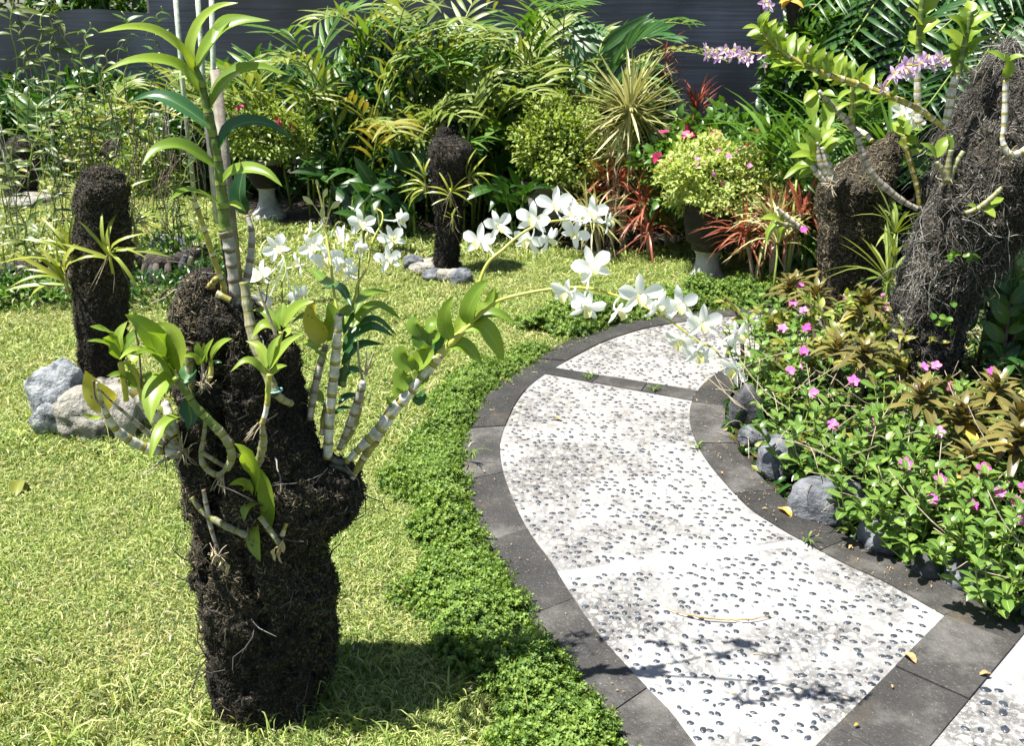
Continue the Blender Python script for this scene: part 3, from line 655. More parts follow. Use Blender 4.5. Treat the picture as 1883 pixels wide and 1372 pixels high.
def mdepth(z, r):                            # the knob on the right is slimmer front to back than it is wide
    return np.interp(z, [0, .3, .45, .55, .7, 1], [.125, .13, .13, .125, .115, .06])
def maincarve(V):                            # long clefts down the face and pits where roots rotted out
    out = np.zeros(V.shape[:2]); front = V[..., 1] < MAINY
    for pts, wd, dp in (([(432, 600), (428, 700), (436, 780), (425, 860), (408, 960), (400, 1030)], .011, .032), ([(350, 900), (368, 980), (384, 1080), (396, 1180)], .007, .022), ([(470, 960), (500, 1040), (520, 1120)], .012, .020), ([(560, 985), (600, 1000), (640, 985)], .016, .025)):
        P = spline(np.array([at(u, v, MAINY) for u, v in pts]), 60); d = np.min(np.hypot(V[..., 0][..., None] - P[:, 0], (V[..., 2][..., None] - P[:, 2]) * .8) , -1)
        out += dp * np.exp(-(d / wd) ** 2) * front
    pit = vnoise(V.reshape(-1, 3) * 38, 17).reshape(V.shape[:2]); out += np.clip(pit - .45, 0, 1) * .03
    return out
ms, MV, MN = stump('fern_trunk_stump', 'tall black fibrous stump in the foreground lawn with a knob on its right', mainprof, MAINY, mdepth, carve=maincarve, fm='fibre', nf=56000, L=.013, w=.0008, rough=.013, groove=.008, seed=3, res=260)
def blobs(cs, seed):                         # extra mass: knob fibres
    pass
g = Geo(); add_fibres(g, MV, MN, 240, .07, .0016, curl=.1, bias=.1, sd=70); part('hanging_root', g, M['fibre_grey'], ms, kind='stuff')
# moss and small fern sprigs on the shaded side of the stump
g = Geo()
ids = rng.choice(np.nonzero((MV[..., 0].ravel() > at(590, 1100, MAINY)[0] - .02) & (MV[..., 2].ravel() < .45) & (MV[..., 2].ravel() > .05))[0], 500)
for i in ids:
    p = MV.reshape(-1, 3)[i]; q = MN.reshape(-1, 3)[i]; d = nrm(q + rng.normal(0, .5, 3)); blade(g, bez(p, p + d * .006, p + d * .012, 3), .006, rdir(1)[0], prof=lambda t: np.array([.4, 1, .3]), rnd=rng.random())
part('moss', g, M['moss'], ms, kind='stuff')

ls, LV, LN = stump('fern_trunk_stump', 'black fibrous stump in a grey boulder ring at the left edge of the lawn', [(322, 160, 212), (332, 142, 230), (350, 136, 236), (400, 134, 238), (450, 133, 241), (500, 134, 238), (540, 137, 234), (580, 141, 229), (620, 145, 225), (680, 150, 221), (728, 154, 220)], 3.89, .1, nf=14000, L=.02, w=.0015, rough=.009, groove=.01, seed=11, res=100)
ss, SV, SN = stump('fern_trunk_stump', 'slim dark stump in a crescent of stones at the middle of the lawn', [(246, 808, 824), (254, 798, 846), (264, 791, 866), (284, 788, 876), (300, 790, 876), (340, 793, 866), (380, 797, 856), (430, 800, 850), (470, 801, 845), (500, 802, 843)], 5.93, .1, nf=6500, L=.03, w=.002, rough=.008, groove=.008, seed=21, res=80)
rs, RV, RN = stump('fern_trunk_stump', 'black stump with a slanted top behind the periwinkle bed', [(252, 1638, 1648), (268, 1608, 1651), (285, 1578, 1650), (305, 1545, 1648), (322, 1518, 1644), (340, 1503, 1640), (370, 1500, 1628), (420, 1502, 1620), (480, 1506, 1617), (540, 1510, 1612), (600, 1520, 1606)], 4.75, .16, nf=16000, L=.022, w=.0016, rough=.010, groove=.006, seed=31, res=100)
bigprof = [(98, 1836, 1862), (112, 1816, 1886), (140, 1798, 1920), (170, 1786, 1940), (210, 1760, 1955), (250, 1744, 1958), (300, 1722, 1955), (350, 1704, 1945), (400, 1692, 1905), (450, 1682, 1850), (500, 1668, 1810), (550, 1660, 1785), (600, 1654, 1768), (650, 1650, 1765), (700, 1648, 1752), (760, 1646, 1750)]
def bigextra(g, V, Vn):
    add_fibres(g, V, Vn, 1300, .12, .0013, curl=.07, bias=.0, along=[.25, 0, -1.0], sd=130, mask=lambda P: P[:, 2] > .4)
    add_fibres(g, V, Vn, 1000, .09, .0012, curl=.11, bias=.0, sd=90, mask=lambda P: P[:, 2] > .45)
    add_fibres(g, V, Vn, 400, .05, .0013, curl=.13, bias=.05, sd=95, mask=lambda P: P[:, 2] <= .45)
bs_, BV, BN = stump('leaning_fern_trunk', 'big leaning stump matted with wiry grey roots at the right edge', bigprof, 3.78, .2, nf=26000, L=.024, w=.0012, rough=.022, groove=.008, fm='fibre_grey', seed=41, res=120, extra=bigextra)
fs, _, _ = stump('fern_trunk_stump', 'short dark stump at the far left behind the hanging orchids', [(255, 18, 55), (270, 8, 68), (310, 8, 70), (350, 14, 66), (380, 18, 64)], 8.3, .13, nf=1200, L=.06, w=.003, seed=51, res=40)
fs2, _, _ = stump('fern_trunk_stump', 'dark stump partly hidden behind the striped wooden post', [(262, 195, 240), (280, 190, 250), (320, 192, 248), (352, 194, 244)], 8.9, .12, nf=900, L=.06, w=.003, seed=52, res=40)
fs3 = None #('fern_trunk_stump', 'dark stump piece between the slanted stump and the leaning trunk', [(340, 1640, 1690), (360, 1632, 1700), (420, 1640, 1690), (500, 1645, 1680), (560, 1650, 1670)], 4.6, .12, nf=3000, L=.03, w=.002, seed=53, res=60)

def boulder(name, label, u, v, wpx, hpx, Y=None, mat='rock', seed=0, dep=1.0, grp=None, rough=.2, cat='rock', parent=None, nu=26, nv=36, sink=.25):
    """(u, v) = middle of the foot of the stone in the photograph"""
    wpx *= 1.1; hpx *= .98; b = gnd(u, v) if Y is None else at(u, v, Y); mp = mpp(b[1], v); rx = wpx * mp / 2; rz = hpx * mp / 2 / .93
    V, F = ball(1, nu, nv); ns = fbm(V * 1.3 + seed * 7, 3, seed); n2 = fbm(V * 5 + seed, 3, seed + 2)
    V = V * (1 + rough * ns + .035 * n2)[:, None]; V = np.sign(V) * np.abs(V) ** .9
    V = V * [rx, rx * dep, rz] + [b[0], b[1] + rx * dep * .5, rz * (1 - sink)]
    if parent is None:
        o = part(name, Geo().add(V, F), M[mat]); return tag(o, label, cat, grp)
    return part(name, Geo().add(V, F), M[mat], parent)
# ring of boulders and old mortar round the left stump
M['ring_rock'] = plain('pale_blue_rock', [(.35, (.05, .055, .06)), (.46, (.19, .21, .23)), (.6, (.30, .32, .33)), (.7, (.36, .36, .34))], 16, .9, 1, .02, 60)
rk = thing('rock_ring', (*gnd(165, 745)[:2], 0), 'pale boulders mortared into a ring round the left stump', 'rock edging')
for q in ((108, 785, 92, 112, 'ring_rock', 1, .8), (97, 808, 66, 70, 'ring_rock', 2, .7), (152, 812, 110, 84, 'rock_pale', 3, .7), (208, 806, 92, 88, 'rock_pale', 4, .8), (240, 785, 66, 80, 'ring_rock', 5, .9), (178, 790, 140, 84, 'rock_pale', 6, .5), (125, 748, 80, 66, 'rock_pale', 7, .9), (212, 752, 80, 50, 'rock_pale', 8, .9)):
    boulder('boulder', None, q[0], q[1], q[2], q[3] * 1.1, None, q[4], q[5], q[6], parent=rk, sink=.3, rough=.34)
rk = thing('rock_ring', (*gnd(805, 520)[:2], 0), 'low crescent of blue grey and tan stones round the middle stump', 'rock edging')
for q in ((758, 500, 34, 30, 'rock', 11, 1), (775, 508, 40, 24, 'rock_pale', 12, 1), (800, 518, 44, 22, 'rock', 13, .8), (826, 522, 40, 28, 'rock_pale', 14, .8), (849, 528, 38, 36, 'rock', 15, 1), (787, 498, 50, 20, 'rock_pale', 16, 1), (822, 498, 50, 16, 'rock_pale', 17, 1)):
    boulder('boulder', None, q[0], q[1], q[2], q[3], None, q[4], q[5], q[6], parent=rk, sink=.2)
GR = 'boulders along the right kerb'
boulder('boulder', 'dark boulder half under leaves by the cross band', 1372, 796, 52, 95, mat='rock_dark', seed=21, grp=GR)  # darker stone colour than the boulders next to it
boulder('boulder', 'small blue grey boulder beside the right kerb', 1389, 830, 54, 46, mat='rock', seed=22, grp=GR)
boulder('boulder', 'rounded grey boulder with a leaf shadow above the large one', 1437, 886, 76, 84, mat='rock', seed=23, grp=GR)
boulder('boulder', 'largest smooth boulder, dark shaded on its left half, under the periwinkles', 1526, 966, 126, 88, mat='rock', seed=24, grp=GR, dep=.7)
boulder('boulder', 'pale grey boulder right of the largest one', 1640, 1022, 104, 72, mat='rock', seed=25, grp=GR, dep=.7)
boulder('boulder', 'small rough dark coral-like stone on the kerb', 1707, 1068, 56, 42, mat='rock_dark', seed=26, grp=GR, rough=.35)
boulder('boulder', 'grey boulder in the deep shade at the bed corner', 1790, 1090, 90, 60, mat='rock', seed=27, grp=GR)
boulder('boulder', 'blue grey rock behind the left stump beside the dark planter', 308, 478, 70, 50, mat='rock', seed=28)
boulder('boulder', 'pale rock at the foot of the far left stump', 40, 384, 76, 28, mat='rock_pale', seed=29)
boulder('boulder', 'little blue stone on the lawn behind the white flowers', 600, 424, 26, 26, mat='rock', seed=30)
# ribbed planter edging at the left (old husks set in a row)
def husks(name, label, pts, n, h, wid, sd):
    P = np.array([gnd(*p)[:2] for p in pts]); P = spline(np.c_[P, np.zeros(len(P))], n)[:, :2]
    root = thing(name, (*P.mean(0), 0), label, 'planter edging')
    for i, p in enumerate(P):
        g = Geo(); hh = h * rng.uniform(.8, 1.15); lean = rng.normal(0, .15)
        pts3 = bez([p[0], p[1], -.02], [p[0] + lean * hh, p[1] - hh * .35, hh * .7], [p[0] + lean * hh * 1.6, p[1] + .02, hh], 6)
        tube(g, pts3, [wid, wid * .95, wid * .5], 8, rng.random()); part('husk', g, M['husk'] if i % 3 else M['rock_dark'], root)
    # the dark log lying behind them
    g = Geo(); Q = spline(np.c_[P + [0, .07], np.full(len(P), h * .8)], 24); Q[:, 2] += rng.normal(0, .008, 24); tube(g, Q, [.04, .05, .035], 9); part('log', g, M['trunk'], root)
M['husk'] = plain('weathered_husk', [(.3, (.03, .025, .02)), (.6, (.12, .10, .08)), (.8, (.26, .22, .18))], 30, .9, .8, .01)
husks('husk_edging', 'long row of brown husks edging the bed at the left side', [(-60, 535), (10, 530), (90, 525), (150, 520)], 16, .11, .028, 1)
husks('husk_edging', 'curved row of grey ribbed husks right of the left stump', [(238, 500), (290, 532), (340, 520), (372, 500)], 11, .16, .03, 2)

def urn(label, uc, vb, rows, mats, Yo=None):
    """rows: (v, half width px, material slot) from foot to rim"""
    b = gnd(uc, vb) if Yo is None else at(uc, vb, Yo); Y = b[1]; root = thing('urn_planter', (b[0], Y, 0), label, 'urn')
    segs = {}; pr = [(hw * mpp(Y, v), at(uc, v, Y)[2] - (b[2] if Yo is None else 0)) for v, hw, s in rows]
    names = [s for _, _, s in rows]; i = 0
    while i < len(pr) - 1:
        j = i
        while j + 1 < len(pr) and names[j + 1] == names[i]: j += 1
        e = min(j + 1, len(pr) - 1); q = np.array(pr[i:e + 1]); t = np.linspace(0, len(q) - 1, (len(q) - 1) * 5 + 1); qs = spline(np.c_[q, np.zeros(len(q))], len(t))[:, :2]
        if i == 0: qs = np.vstack([[0, qs[0][1]], qs])
        if e == len(pr) - 1: qs = np.vstack([qs, [qs[-1][0] - .02, qs[-1][1] + .004], [qs[-1][0] - .03, qs[-1][1] - .03], [0, qs[-1][1] - .035]])
        part(names[i], lathe(Geo(), qs, (b[0], Y, 0), 36), mats[names[i]], root); i = j + 1
    return root, Y, at(uc, rows[-1][0], Y)
M['conc_pale'] = plain('pale_concrete', [(.3, (.16, .16, .155)), (.55, (.36, .36, .35)), (.8, (.5, .5, .49))], 12, .85, .6, .008)
M['conc_dark'] = plain('blackened_concrete', [(.35, (.006, .005, .004)), (.6, (.022, .018, .013)), (.8, (.10, .08, .055))], 7, .85, .7, .01)
M['conc_mid'] = plain('grey_concrete', [(.3, (.07, .065, .055)), (.6, (.18, .17, .15)), (.8, (.3, .29, .27))], 9, .85, .6, .01)
u1, U1Y, U1T = urn('dark stained urn on a pale grey foot holding a variegated shrub, right of the lawn', 1298, 513, [(513, 32, 'foot'), (508, 33, 'foot'), (500, 27, 'foot'), (485, 22, 'foot'), (470, 21, 'foot'), (462, 25, 'foot'), (458, 30, 'bowl'), (448, 32, 'bowl'), (440, 40, 'bowl'), (420, 45, 'bowl'), (395, 49, 'bowl'), (383, 50, 'bowl'), (378, 55, 'rim'), (370, 56, 'rim')], dict(foot=M['conc_pale'], bowl=M['conc_dark'], rim=M['conc_dark']))
u2, U2Y, U2T = urn('dark bowl urn with flared pale foot behind the tall orchid', 495, 402, [(402, 32, 'foot'), (394, 31, 'foot'), (380, 20, 'foot'), (362, 15, 'foot'), (350, 15, 'foot'), (344, 20, 'bowl'), (335, 27, 'bowl'), (318, 33, 'bowl'), (304, 33, 'bowl'), (299, 38, 'rim'), (290, 40, 'rim')], dict(foot=M['conc_pale'], bowl=M['conc_dark'], rim=M['conc_mid']))
u3, U3Y, U3T = urn('grey urn in deep shade behind the upper white flowers', 1002, 442, [(442, 30, 'foot'), (430, 22, 'foot'), (415, 20, 'foot'), (408, 30, 'bowl'), (395, 40, 'bowl'), (370, 42, 'bowl'), (352, 40, 'bowl'), (347, 45, 'rim'), (331, 46, 'rim')], dict(foot=M['conc_mid'], bowl=M['conc_mid'], rim=M['conc_mid']))
# posts and thin poles at the left
def post(name, label, pts, r, mat, k=4, cat='post', grp=None):
    g = Geo(); tube(g, pts, r, k); return tag(part(name, g, M[mat]), label, cat, grp)
b = gnd(398, 560); YP = 5.1
post('wooden_post', 'weathered grey wooden post behind the tall orchid', [at(396, 128, YP) , [at(396, 128, YP)[0] + .01, YP, -.02]], .028, 'wood')
post('wooden_post', 'thin black post just left of the grey wooden post', [at(381, 232, YP + .1), [at(381, 232, YP)[0] + .01, YP + .1, -.02]], .016, 'darkwood', 8)
for (u0, ub, Y, lb) in ((318, 336, 7.5, 'leftmost of the three thin pale lichen poles'), (360, 374, 7.2, 'middle one of the three thin pale lichen poles'), (388, 393, 6.9, 'rightmost of the three thin pale lichen poles')):
    tp = at(u0, -60, Y); bt = at(ub, 150, Y); post('lichen_pole', lb, [tp, bt, bt + (bt - tp) * 1.0 * np.array([.3, 1, 1]) * (bt[2] / (tp[2] - bt[2]))], .018, 'pole', 8, 'pole', 'thin lichen poles')

# ================================================================== foreground orchids
def A(P, Y, dY=0.0):
    n = len(P); ys = np.broadcast_to(np.asarray(Y, float), (n,)) if np.ndim(Y) else np.linspace(Y, Y + dY, n); return np.array([at(u, v, y) for (u, v), y in zip(P, ys)])
FAC = nrm(np.array([-.15, -.62, .75]))
def leaf(root, pts, w, Y, dY=0.0, mat='orchid', n=12, face=None, prof=prof_leaf, rnd=None, name='leaf', fold=.16, label=None):
    P = spline(A(pts, Y, dY), n); wm = w * 1.12 * mpp(np.mean(P[:, 1]))
    f = FAC if face is None else nrm(np.array(face)); g = Geo(); blade(g, P, wm, f, prof, fold, 5, rng.uniform(.25, .8) if rnd is None else rnd, .04)
    return part(name, g, M[mat], root, label=label)
def cane(root, pts, r, Y, dY=0.0, mat='cane_white', k=10, name='cane', seg=.032, n=None):
    P = spline(A(pts, Y, dY), n or max(12, len(pts) * 10)); rr = np.interp(np.linspace(0, 1, len(P)), np.linspace(0, 1, len(np.atleast_1d(r))), np.atleast_1d(r)) * mpp(P[:, 1].mean())
    s = np.concatenate([[0], np.cumsum(np.linalg.norm(np.diff(P, axis=0), axis=1))]); rr = rr * (1 + .16 * np.exp(-((np.mod(s / seg + .5, 1) - .5) / .12) ** 2) + .03 * np.sin(s * 300))
    g = Geo(); tube(g, P, rr, k); return part(name, g, M[mat], root)
# --- tall orchid on top of the stump
TY = 1.9
to = thing('tall_orchid', at(430, 555, TY), 'tallest orchid with long arching leaves growing from the top of the foreground stump', 'orchid')
cane(to, [(436, 572), (430, 520), (424, 470), (419, 440), (414, 425)], [10, 9, 10, 11], TY, mat='cane_grey')
cane(to, [(414, 425), (409, 370), (402, 310), (392, 250), (380, 195), (368, 145), (359, 122)], [10.5, 9.5, 8.5, 7.5, 6, 4], TY, -.01, mat='cane_green', seg=.055)
for pts, wd, dy, c, r in (
    ([(358, 128), (330, 88), (285, 60), (235, 52), (182, 58)], 27, -.12, None, .75), ([(358, 130), (352, 90), (368, 45), (400, 15), (437, 4)], 25, -.02, None, .7),
    ([(392, 78), (410, 45), (440, 33), (482, 34)], 22, .08, None, .5), ([(361, 128), (378, 92), (410, 55), (450, 38), (496, 37)], 27, .03, None, .8),
    ([(372, 168), (335, 128), (290, 112), (240, 112), (188, 134)], 27, -.1, None, .55), ([(385, 198), (405, 160), (440, 132), (485, 125), (532, 137)], 27, .05, None, .45),
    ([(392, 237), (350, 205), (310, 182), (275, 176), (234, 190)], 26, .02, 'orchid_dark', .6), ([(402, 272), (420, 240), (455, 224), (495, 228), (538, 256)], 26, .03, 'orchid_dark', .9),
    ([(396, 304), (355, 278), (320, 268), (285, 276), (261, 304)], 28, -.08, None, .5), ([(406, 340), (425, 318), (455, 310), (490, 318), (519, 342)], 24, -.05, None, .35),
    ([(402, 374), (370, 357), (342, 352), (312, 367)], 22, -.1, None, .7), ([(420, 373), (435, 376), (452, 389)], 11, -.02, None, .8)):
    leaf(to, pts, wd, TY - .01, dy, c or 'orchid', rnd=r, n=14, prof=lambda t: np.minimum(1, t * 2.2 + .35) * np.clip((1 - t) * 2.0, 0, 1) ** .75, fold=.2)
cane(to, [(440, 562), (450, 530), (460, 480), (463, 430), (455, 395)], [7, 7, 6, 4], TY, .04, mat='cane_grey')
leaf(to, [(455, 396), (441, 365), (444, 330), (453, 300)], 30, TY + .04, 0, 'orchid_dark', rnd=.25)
cane(to, [(406, 548), (412, 530), (402, 500), (385, 450), (370, 405), (358, 368)], [7, 5, 5, 5, 4], TY, -.05, mat='cane_yellow')
cane(to, [(378, 538), (390, 522), (398, 512)], [6, 5], TY, -.05, mat='cane_yellow'); cane(to, [(398, 540), (415, 548), (424, 552)], [6, 5], TY - .08, 0, mat='cane_yellow')
cane(to, [(449, 518), (456, 570), (463, 610), (472, 640), (488, 680), (505, 722)], [8, 9, 10, 10, 9], TY - .1, -.05, mat='cane_olive', seg=.04)
cane(to, [(505, 722), (520, 735), (535, 742)], [8, 6], TY - .15, 0.05, mat='cane_olive')
g = Geo(); c = at(505, 718, TY - .15); a = np.linspace(0, 2 * np.pi, 20); tube(g, np.c_[c[0] + .014 * np.cos(a), c[1] + .014 * np.sin(a), c[2] + .001 * np.cos(a)], .0016, 6); part('tie', g, M['tie'], to)

# --- left orchid clump
LY = 1.82
lo = thing('left_orchid', at(330, 830, LY), 'orchid with broad green leaves and banded canes reaching out left of the foreground stump', 'orchid')
for pts, r, m, dy in (([(332, 832), (290, 829), (250, 816), (214, 790), (195, 760), (183, 725), (178, 704)], [8, 9, 9, 7, 3, 1.5], 'cane_white', -.12),
    ([(330, 826), (280, 802), (240, 768), (205, 738), (182, 715)], [6, 6, 4, 2, 1.5], 'cane_grey', -.1), ([(332, 830), (300, 795), (264, 744), (240, 716), (220, 694)], [7, 9, 9, 8, 5], 'cane_white', .0),
    ([(325, 806), (295, 775), (270, 740), (259, 715), (258, 705)], [7, 8, 8, 6], 'cane_white', -.02), ([(325, 800), (312, 765), (303, 738)], [7, 8, 7], 'cane_white', .03),
    ([(335, 838), (305, 845), (283, 858)], [4, 2], 'cane_grey', -.05), ([(335, 822), (310, 818), (290, 812)], [5, 5], 'cane_olive', -.02)):
    cane(lo, pts, r, LY, dy, m)
cane(lo, [(417, 862), (426, 843), (422, 820), (408, 798), (386, 775), (362, 750), (340, 718), (322, 694)], [6, 7, 8, 8, 7, 6], LY - .06, -.04, 'cane_green', seg=.05)
cane(lo, [(417, 862), (426, 843), (422, 820), (408, 798), (392, 782)], [7, 8, 8.5, 8], LY - .062, -.02, 'cane_olive')
cane(lo, [(417, 862), (400, 873), (380, 862), (370, 838), (376, 795), (378, 760)], [4, 6, 6, 4, 4], LY - .06, .02, 'cane_olive')
cane(lo, [(370, 832), (392, 845), (412, 858)], [5, 4], LY - .05, 0, 'cane_olive')
cane(lo, [(352, 915), (370, 938), (388, 952), (420, 970), (457, 986)], [5, 6, 7, 7], LY - .03, -.02, 'cane_olive'); cane(lo, [(374, 900), (383, 948), (392, 985), (400, 1008)], [4, 5, 4, 3], LY - .04, 0, 'cane_grey')
cane(lo, [(478, 950), (496, 975), (514, 1000)], [6, 5], LY - .04, -.02, 'cane_olive'); cane(lo, [(519, 985), (523, 972), (527, 962)], [5, 4], LY - .03, 0, 'cane_yellow')
cane(lo, [(345, 640), (352, 690), (358, 740), (358, 800)], [7, 9, 8, 6], LY, .02, 'cane_olive'); cane(lo, [(388, 665), (387, 690), (372, 712)], [4, 5, 5], LY - .02, 0, 'stem_y'); cane(lo, [(373, 670), (372, 705)], [3, 3], LY - .02, 0, 'cane_grey')
cane(lo, [(248, 605), (255, 640), (259, 690), (260, 715)], [1.5, 2, 2], LY - .05, 0, 'twig'); cane(lo, [(172, 700), (175, 730), (190, 750)], [2, 2], LY - .1, 0, 'twig')
cane(lo, [(232, 735), (228, 700), (222, 668)], [5, 6, 5], LY - .02, -.04, 'stem_y'); cane(lo, [(262, 735), (258, 705), (246, 682), (232, 662)], [6, 6, 5], LY - .02, -.02, 'stem_y')
for pts, wd, dy, m, r in (([(205, 750), (192, 738), (172, 712), (157, 681)], 46, -.02, 'orchid_yellow', .5), ([(222, 652), (205, 618), (188, 606), (165, 600)], 26, -.06, None, .8), ([(224, 662), (200, 636), (180, 629), (160, 627)], 20, -.07, None, .45),
    ([(223, 648), (219, 625), (224, 606), (234, 591)], 19, .02, None, .5), ([(228, 655), (236, 630), (248, 618), (264, 612)], 22, 0, None, .35), ([(318, 690), (298, 640), (262, 600), (229, 579)], 40, -.06, None, .85),
    ([(314, 668), (306, 640), (292, 620), (271, 611)], 34, -.09, None, .3), ([(326, 684), (326, 650), (312, 612), (282, 596)], 40, .0, None, .9), ([(320, 694), (302, 662), (276, 648), (247, 652)], 34, -.1, None, .6),
    ([(300, 645), (270, 644), (240, 645), (219, 661)], 15, -.08, None, .75), ([(262, 650), (250, 655), (240, 668), (235, 683)], 22, -.03, None, .7), ([(252, 714), (235, 696), (218, 690), (196, 692)], 22, -.05, None, .6),
    ([(262, 716), (268, 698), (282, 690), (302, 697)], 14, -.02, None, .8), ([(338, 700), (305, 702), (283, 730), (277, 779)], 48, -.1, None, .65), ([(336, 764), (312, 774), (290, 800), (275, 850)], 26, -.1, None, .9),
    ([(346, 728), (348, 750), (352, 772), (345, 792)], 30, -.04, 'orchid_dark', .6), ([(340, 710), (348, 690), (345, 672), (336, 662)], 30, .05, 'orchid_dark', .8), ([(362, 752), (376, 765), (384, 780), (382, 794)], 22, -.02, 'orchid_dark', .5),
    ([(188, 767), (175, 768), (163, 766), (150, 759)], 9, -.02, None, .7), ([(373, 671), (360, 660), (350, 655), (338, 655)], 16, -.03, None, .75), ([(374, 668), (368, 650), (364, 638), (362, 628)], 15, 0, None, .5),
    ([(378, 669), (380, 650), (386, 635), (393, 622)], 14, -.02, None, .8), ([(386, 670), (396, 645), (410, 630), (428, 623)], 17, -.03, None, .6), ([(386, 674), (396, 668), (402, 666), (408, 667)], 8, 0, 'orchid_dark', .5), ([(370, 668), (376, 650), (377, 640), (374, 630)], 11, 0, None, .3),
    ([(466, 916), (472, 880), (455, 840), (430, 816)], 36, -.1, None, .85), ([(490, 985), (494, 940), (486, 890), (462, 848)], 32, -.02, None, .45), ([(464, 918), (456, 898), (442, 888), (421, 893)], 22, -.05, None, .9),
    ([(476, 922), (462, 925), (452, 935), (449, 959)], 24, -.04, None, .95), ([(474, 952), (466, 975), (468, 1005), (479, 1033)], 28, -.03, None, .6), ([(482, 950), (486, 930), (480, 915), (470, 905)], 22, 0, None, .4)):
    leaf(lo, pts, wd, LY - .02, dy, m or 'orchid', rnd=r, label='yellowed leaf' if m == 'orchid_yellow' else None)
g = Geo()
for (u, v) in ((512, 1010), (505, 1020), (518, 1024), (399, 1030), (408, 1040), (520, 1005), (414, 1048), (392, 1024)):      # dried blooms
    P = A([(u, v - 12), (u + rng.normal(0, 3), v), (u + rng.normal(0, 4), v + 12)], LY - .06); blade(g, spline(P, 6), 12 * mpp(LY), rdir(1)[0], prof_leaf, .4, 3, .6, .2)
part('dried_bloom', g, plain('dried_bloom', [(.3, (.3, .24, .12)), (.7, (.5, .42, .25))], 40, .8, .3), lo)
def roots(root, u, v, Y, n, L, dirs, mat='drytwig'):
    g = Geo()
    for i in range(n):
        a = rng.uniform(*dirs); l = L * rng.uniform(.5, 1.2); P = A([(u + rng.normal(0, 4), v + rng.normal(0, 4)), (u + l * .5 * math.cos(a), v + l * .5 * math.sin(a) + rng.normal(0, 3)), (u + l * math.cos(a), v + l * math.sin(a))], Y, rng.normal(0, .02))
        tube(g, spline(P, 7), [1.4 * mpp(Y), .6 * mpp(Y)], 4)
    part('aerial_root', g, M[mat], root, kind='stuff')
roots(lo, 335, 832, LY - .02, 26, 34, (0, 6.28)); roots(lo, 375, 706, LY - .04, 22, 22, (0, 6.28)); roots(lo, 408, 872, LY - .06, 12, 36, (1.2, 2.2)); roots(lo, 400, 1020, LY - .06, 14, 24, (0, 6.28)); roots(lo, 430, 830, LY - .06, 4, 40, (.2, 1))

# --- two small rosettes hanging in front of the stump
ko = thing('young_orchid', at(480, 780, 1.72), 'young orchid plantlet with pale hanging cane in front of the stump middle', 'orchid')
cane(ko, [(495, 688), (493, 720), (492, 738)], [5, 5], 1.72, mat='stem_y'); cane(ko, [(492, 738), (488, 760), (482, 778)], [4.5, 5], 1.72, mat='cane_white', seg=.1); cane(ko, [(482, 778), (484, 812), (477, 846), (468, 868)], [4, 8, 8, 4], 1.73, .04, mat='cane_olive')
roots(ko, 480, 776, 1.72, 6, 40, (2.0, 2.7))
for pts, wd in (([(493, 692), (470, 668), (448, 664), (424, 684)], 14), ([(490, 678), (486, 655), (475, 636), (452, 627)], 17), ([(496, 680), (508, 655), (530, 630), (560, 613)], 19), ([(495, 675), (498, 650), (506, 630), (517, 615)], 14), ([(498, 692), (508, 680), (518, 674), (528, 672)], 13)):
    leaf(ko, pts, wd, 1.72, rng.uniform(-.05, .03), rnd=rng.uniform(.55, .9))
k2 = thing('young_orchid', at(515, 620, 1.78), 'young orchid plantlet with five bright leaves against the upper right of the stump', 'orchid')
cane(k2, [(517, 610), (512, 640), (506, 668)], [4, 4], 1.78, .02, mat='stem_y'); cane(k2, [(474, 525), (480, 545), (492, 575), (508, 618)], [1.5, 2.5, 3], 1.76, mat='drytwig', seg=.1)
for pts, wd in (([(516, 606), (500, 585), (485, 572), (465, 570)], 17), ([(520, 602), (532, 580), (552, 562), (577, 554)], 24), ([(519, 600), (518, 582), (520, 568), (521, 556)], 18), ([(513, 608), (498, 598), (480, 600), (461, 623)], 20), ([(520, 608), (528, 606), (532, 612), (524, 620)], 9)):
    leaf(k2, pts, wd, 1.78, rng.uniform(-.05, .03), rnd=rng.uniform(.55, .9))

# --- right orchid clump with the flower sprays
RY = 1.9
ro = thing('flowering_orchid', at(620, 850, RY), 'white flowering orchid on the foreground stump, its sprays arching over the walk', 'orchid')
for pts, r, m, dy in (([(602, 842), (607, 760), (615, 680), (620, 620), (623, 578)], [9, 9, 9, 8, 6], 'cane_white', -.02), ([(570, 772), (578, 720), (588, 675), (599, 634)], [6, 7, 7, 5], 'cane_grey', .02),
    ([(624, 826), (645, 775), (662, 725), (668, 702)], [5, 8, 8, 6], 'cane_grey', -.02), ([(630, 824), (652, 782), (666, 730)], [4, 6, 5], 'cane_yellow', 0), ([(592, 800), (597, 765), (602, 742)], [5, 7, 6], 'cane_yellow', .05),
    ([(636, 850), (672, 815), (700, 788), (722, 755), (748, 728), (780, 690), (812, 650)], [5, 9, 12, 11, 10, 9, 8], 'cane_white', 0), ([(812, 650), (838, 622), (868, 594)], [8, 7, 4], 'stem_y', 0), ([(800, 664), (806, 657), (813, 649)], [9.5, 9], 'cane_yellow', 0),
    ([(647, 880), (672, 838), (695, 805), (712, 783)], [5, 8, 8, 4], 'cane_yellow', .02), ([(608, 842), (622, 850), (640, 848)], [6, 6, 5], 'cane_dark', 0), ([(605, 856), (630, 862), (652, 876)], [5, 5, 5], 'cane_dark', 0),
    ([(668, 704), (660, 665), (658, 628)], [2.5, 2, 1.5], 'drytwig', 0), ([(672, 690), (673, 665), (672, 645)], [2, 1.5], 'drytwig', 0), ([(673, 690), (680, 668), (687, 648)], [2.5, 1.5], 'drytwig', 0), ([(630, 710), (642, 640), (648, 580)], [6, 6, 5], 'cane_green', .12)):
    cane(ro, pts, r, RY, dy, m)
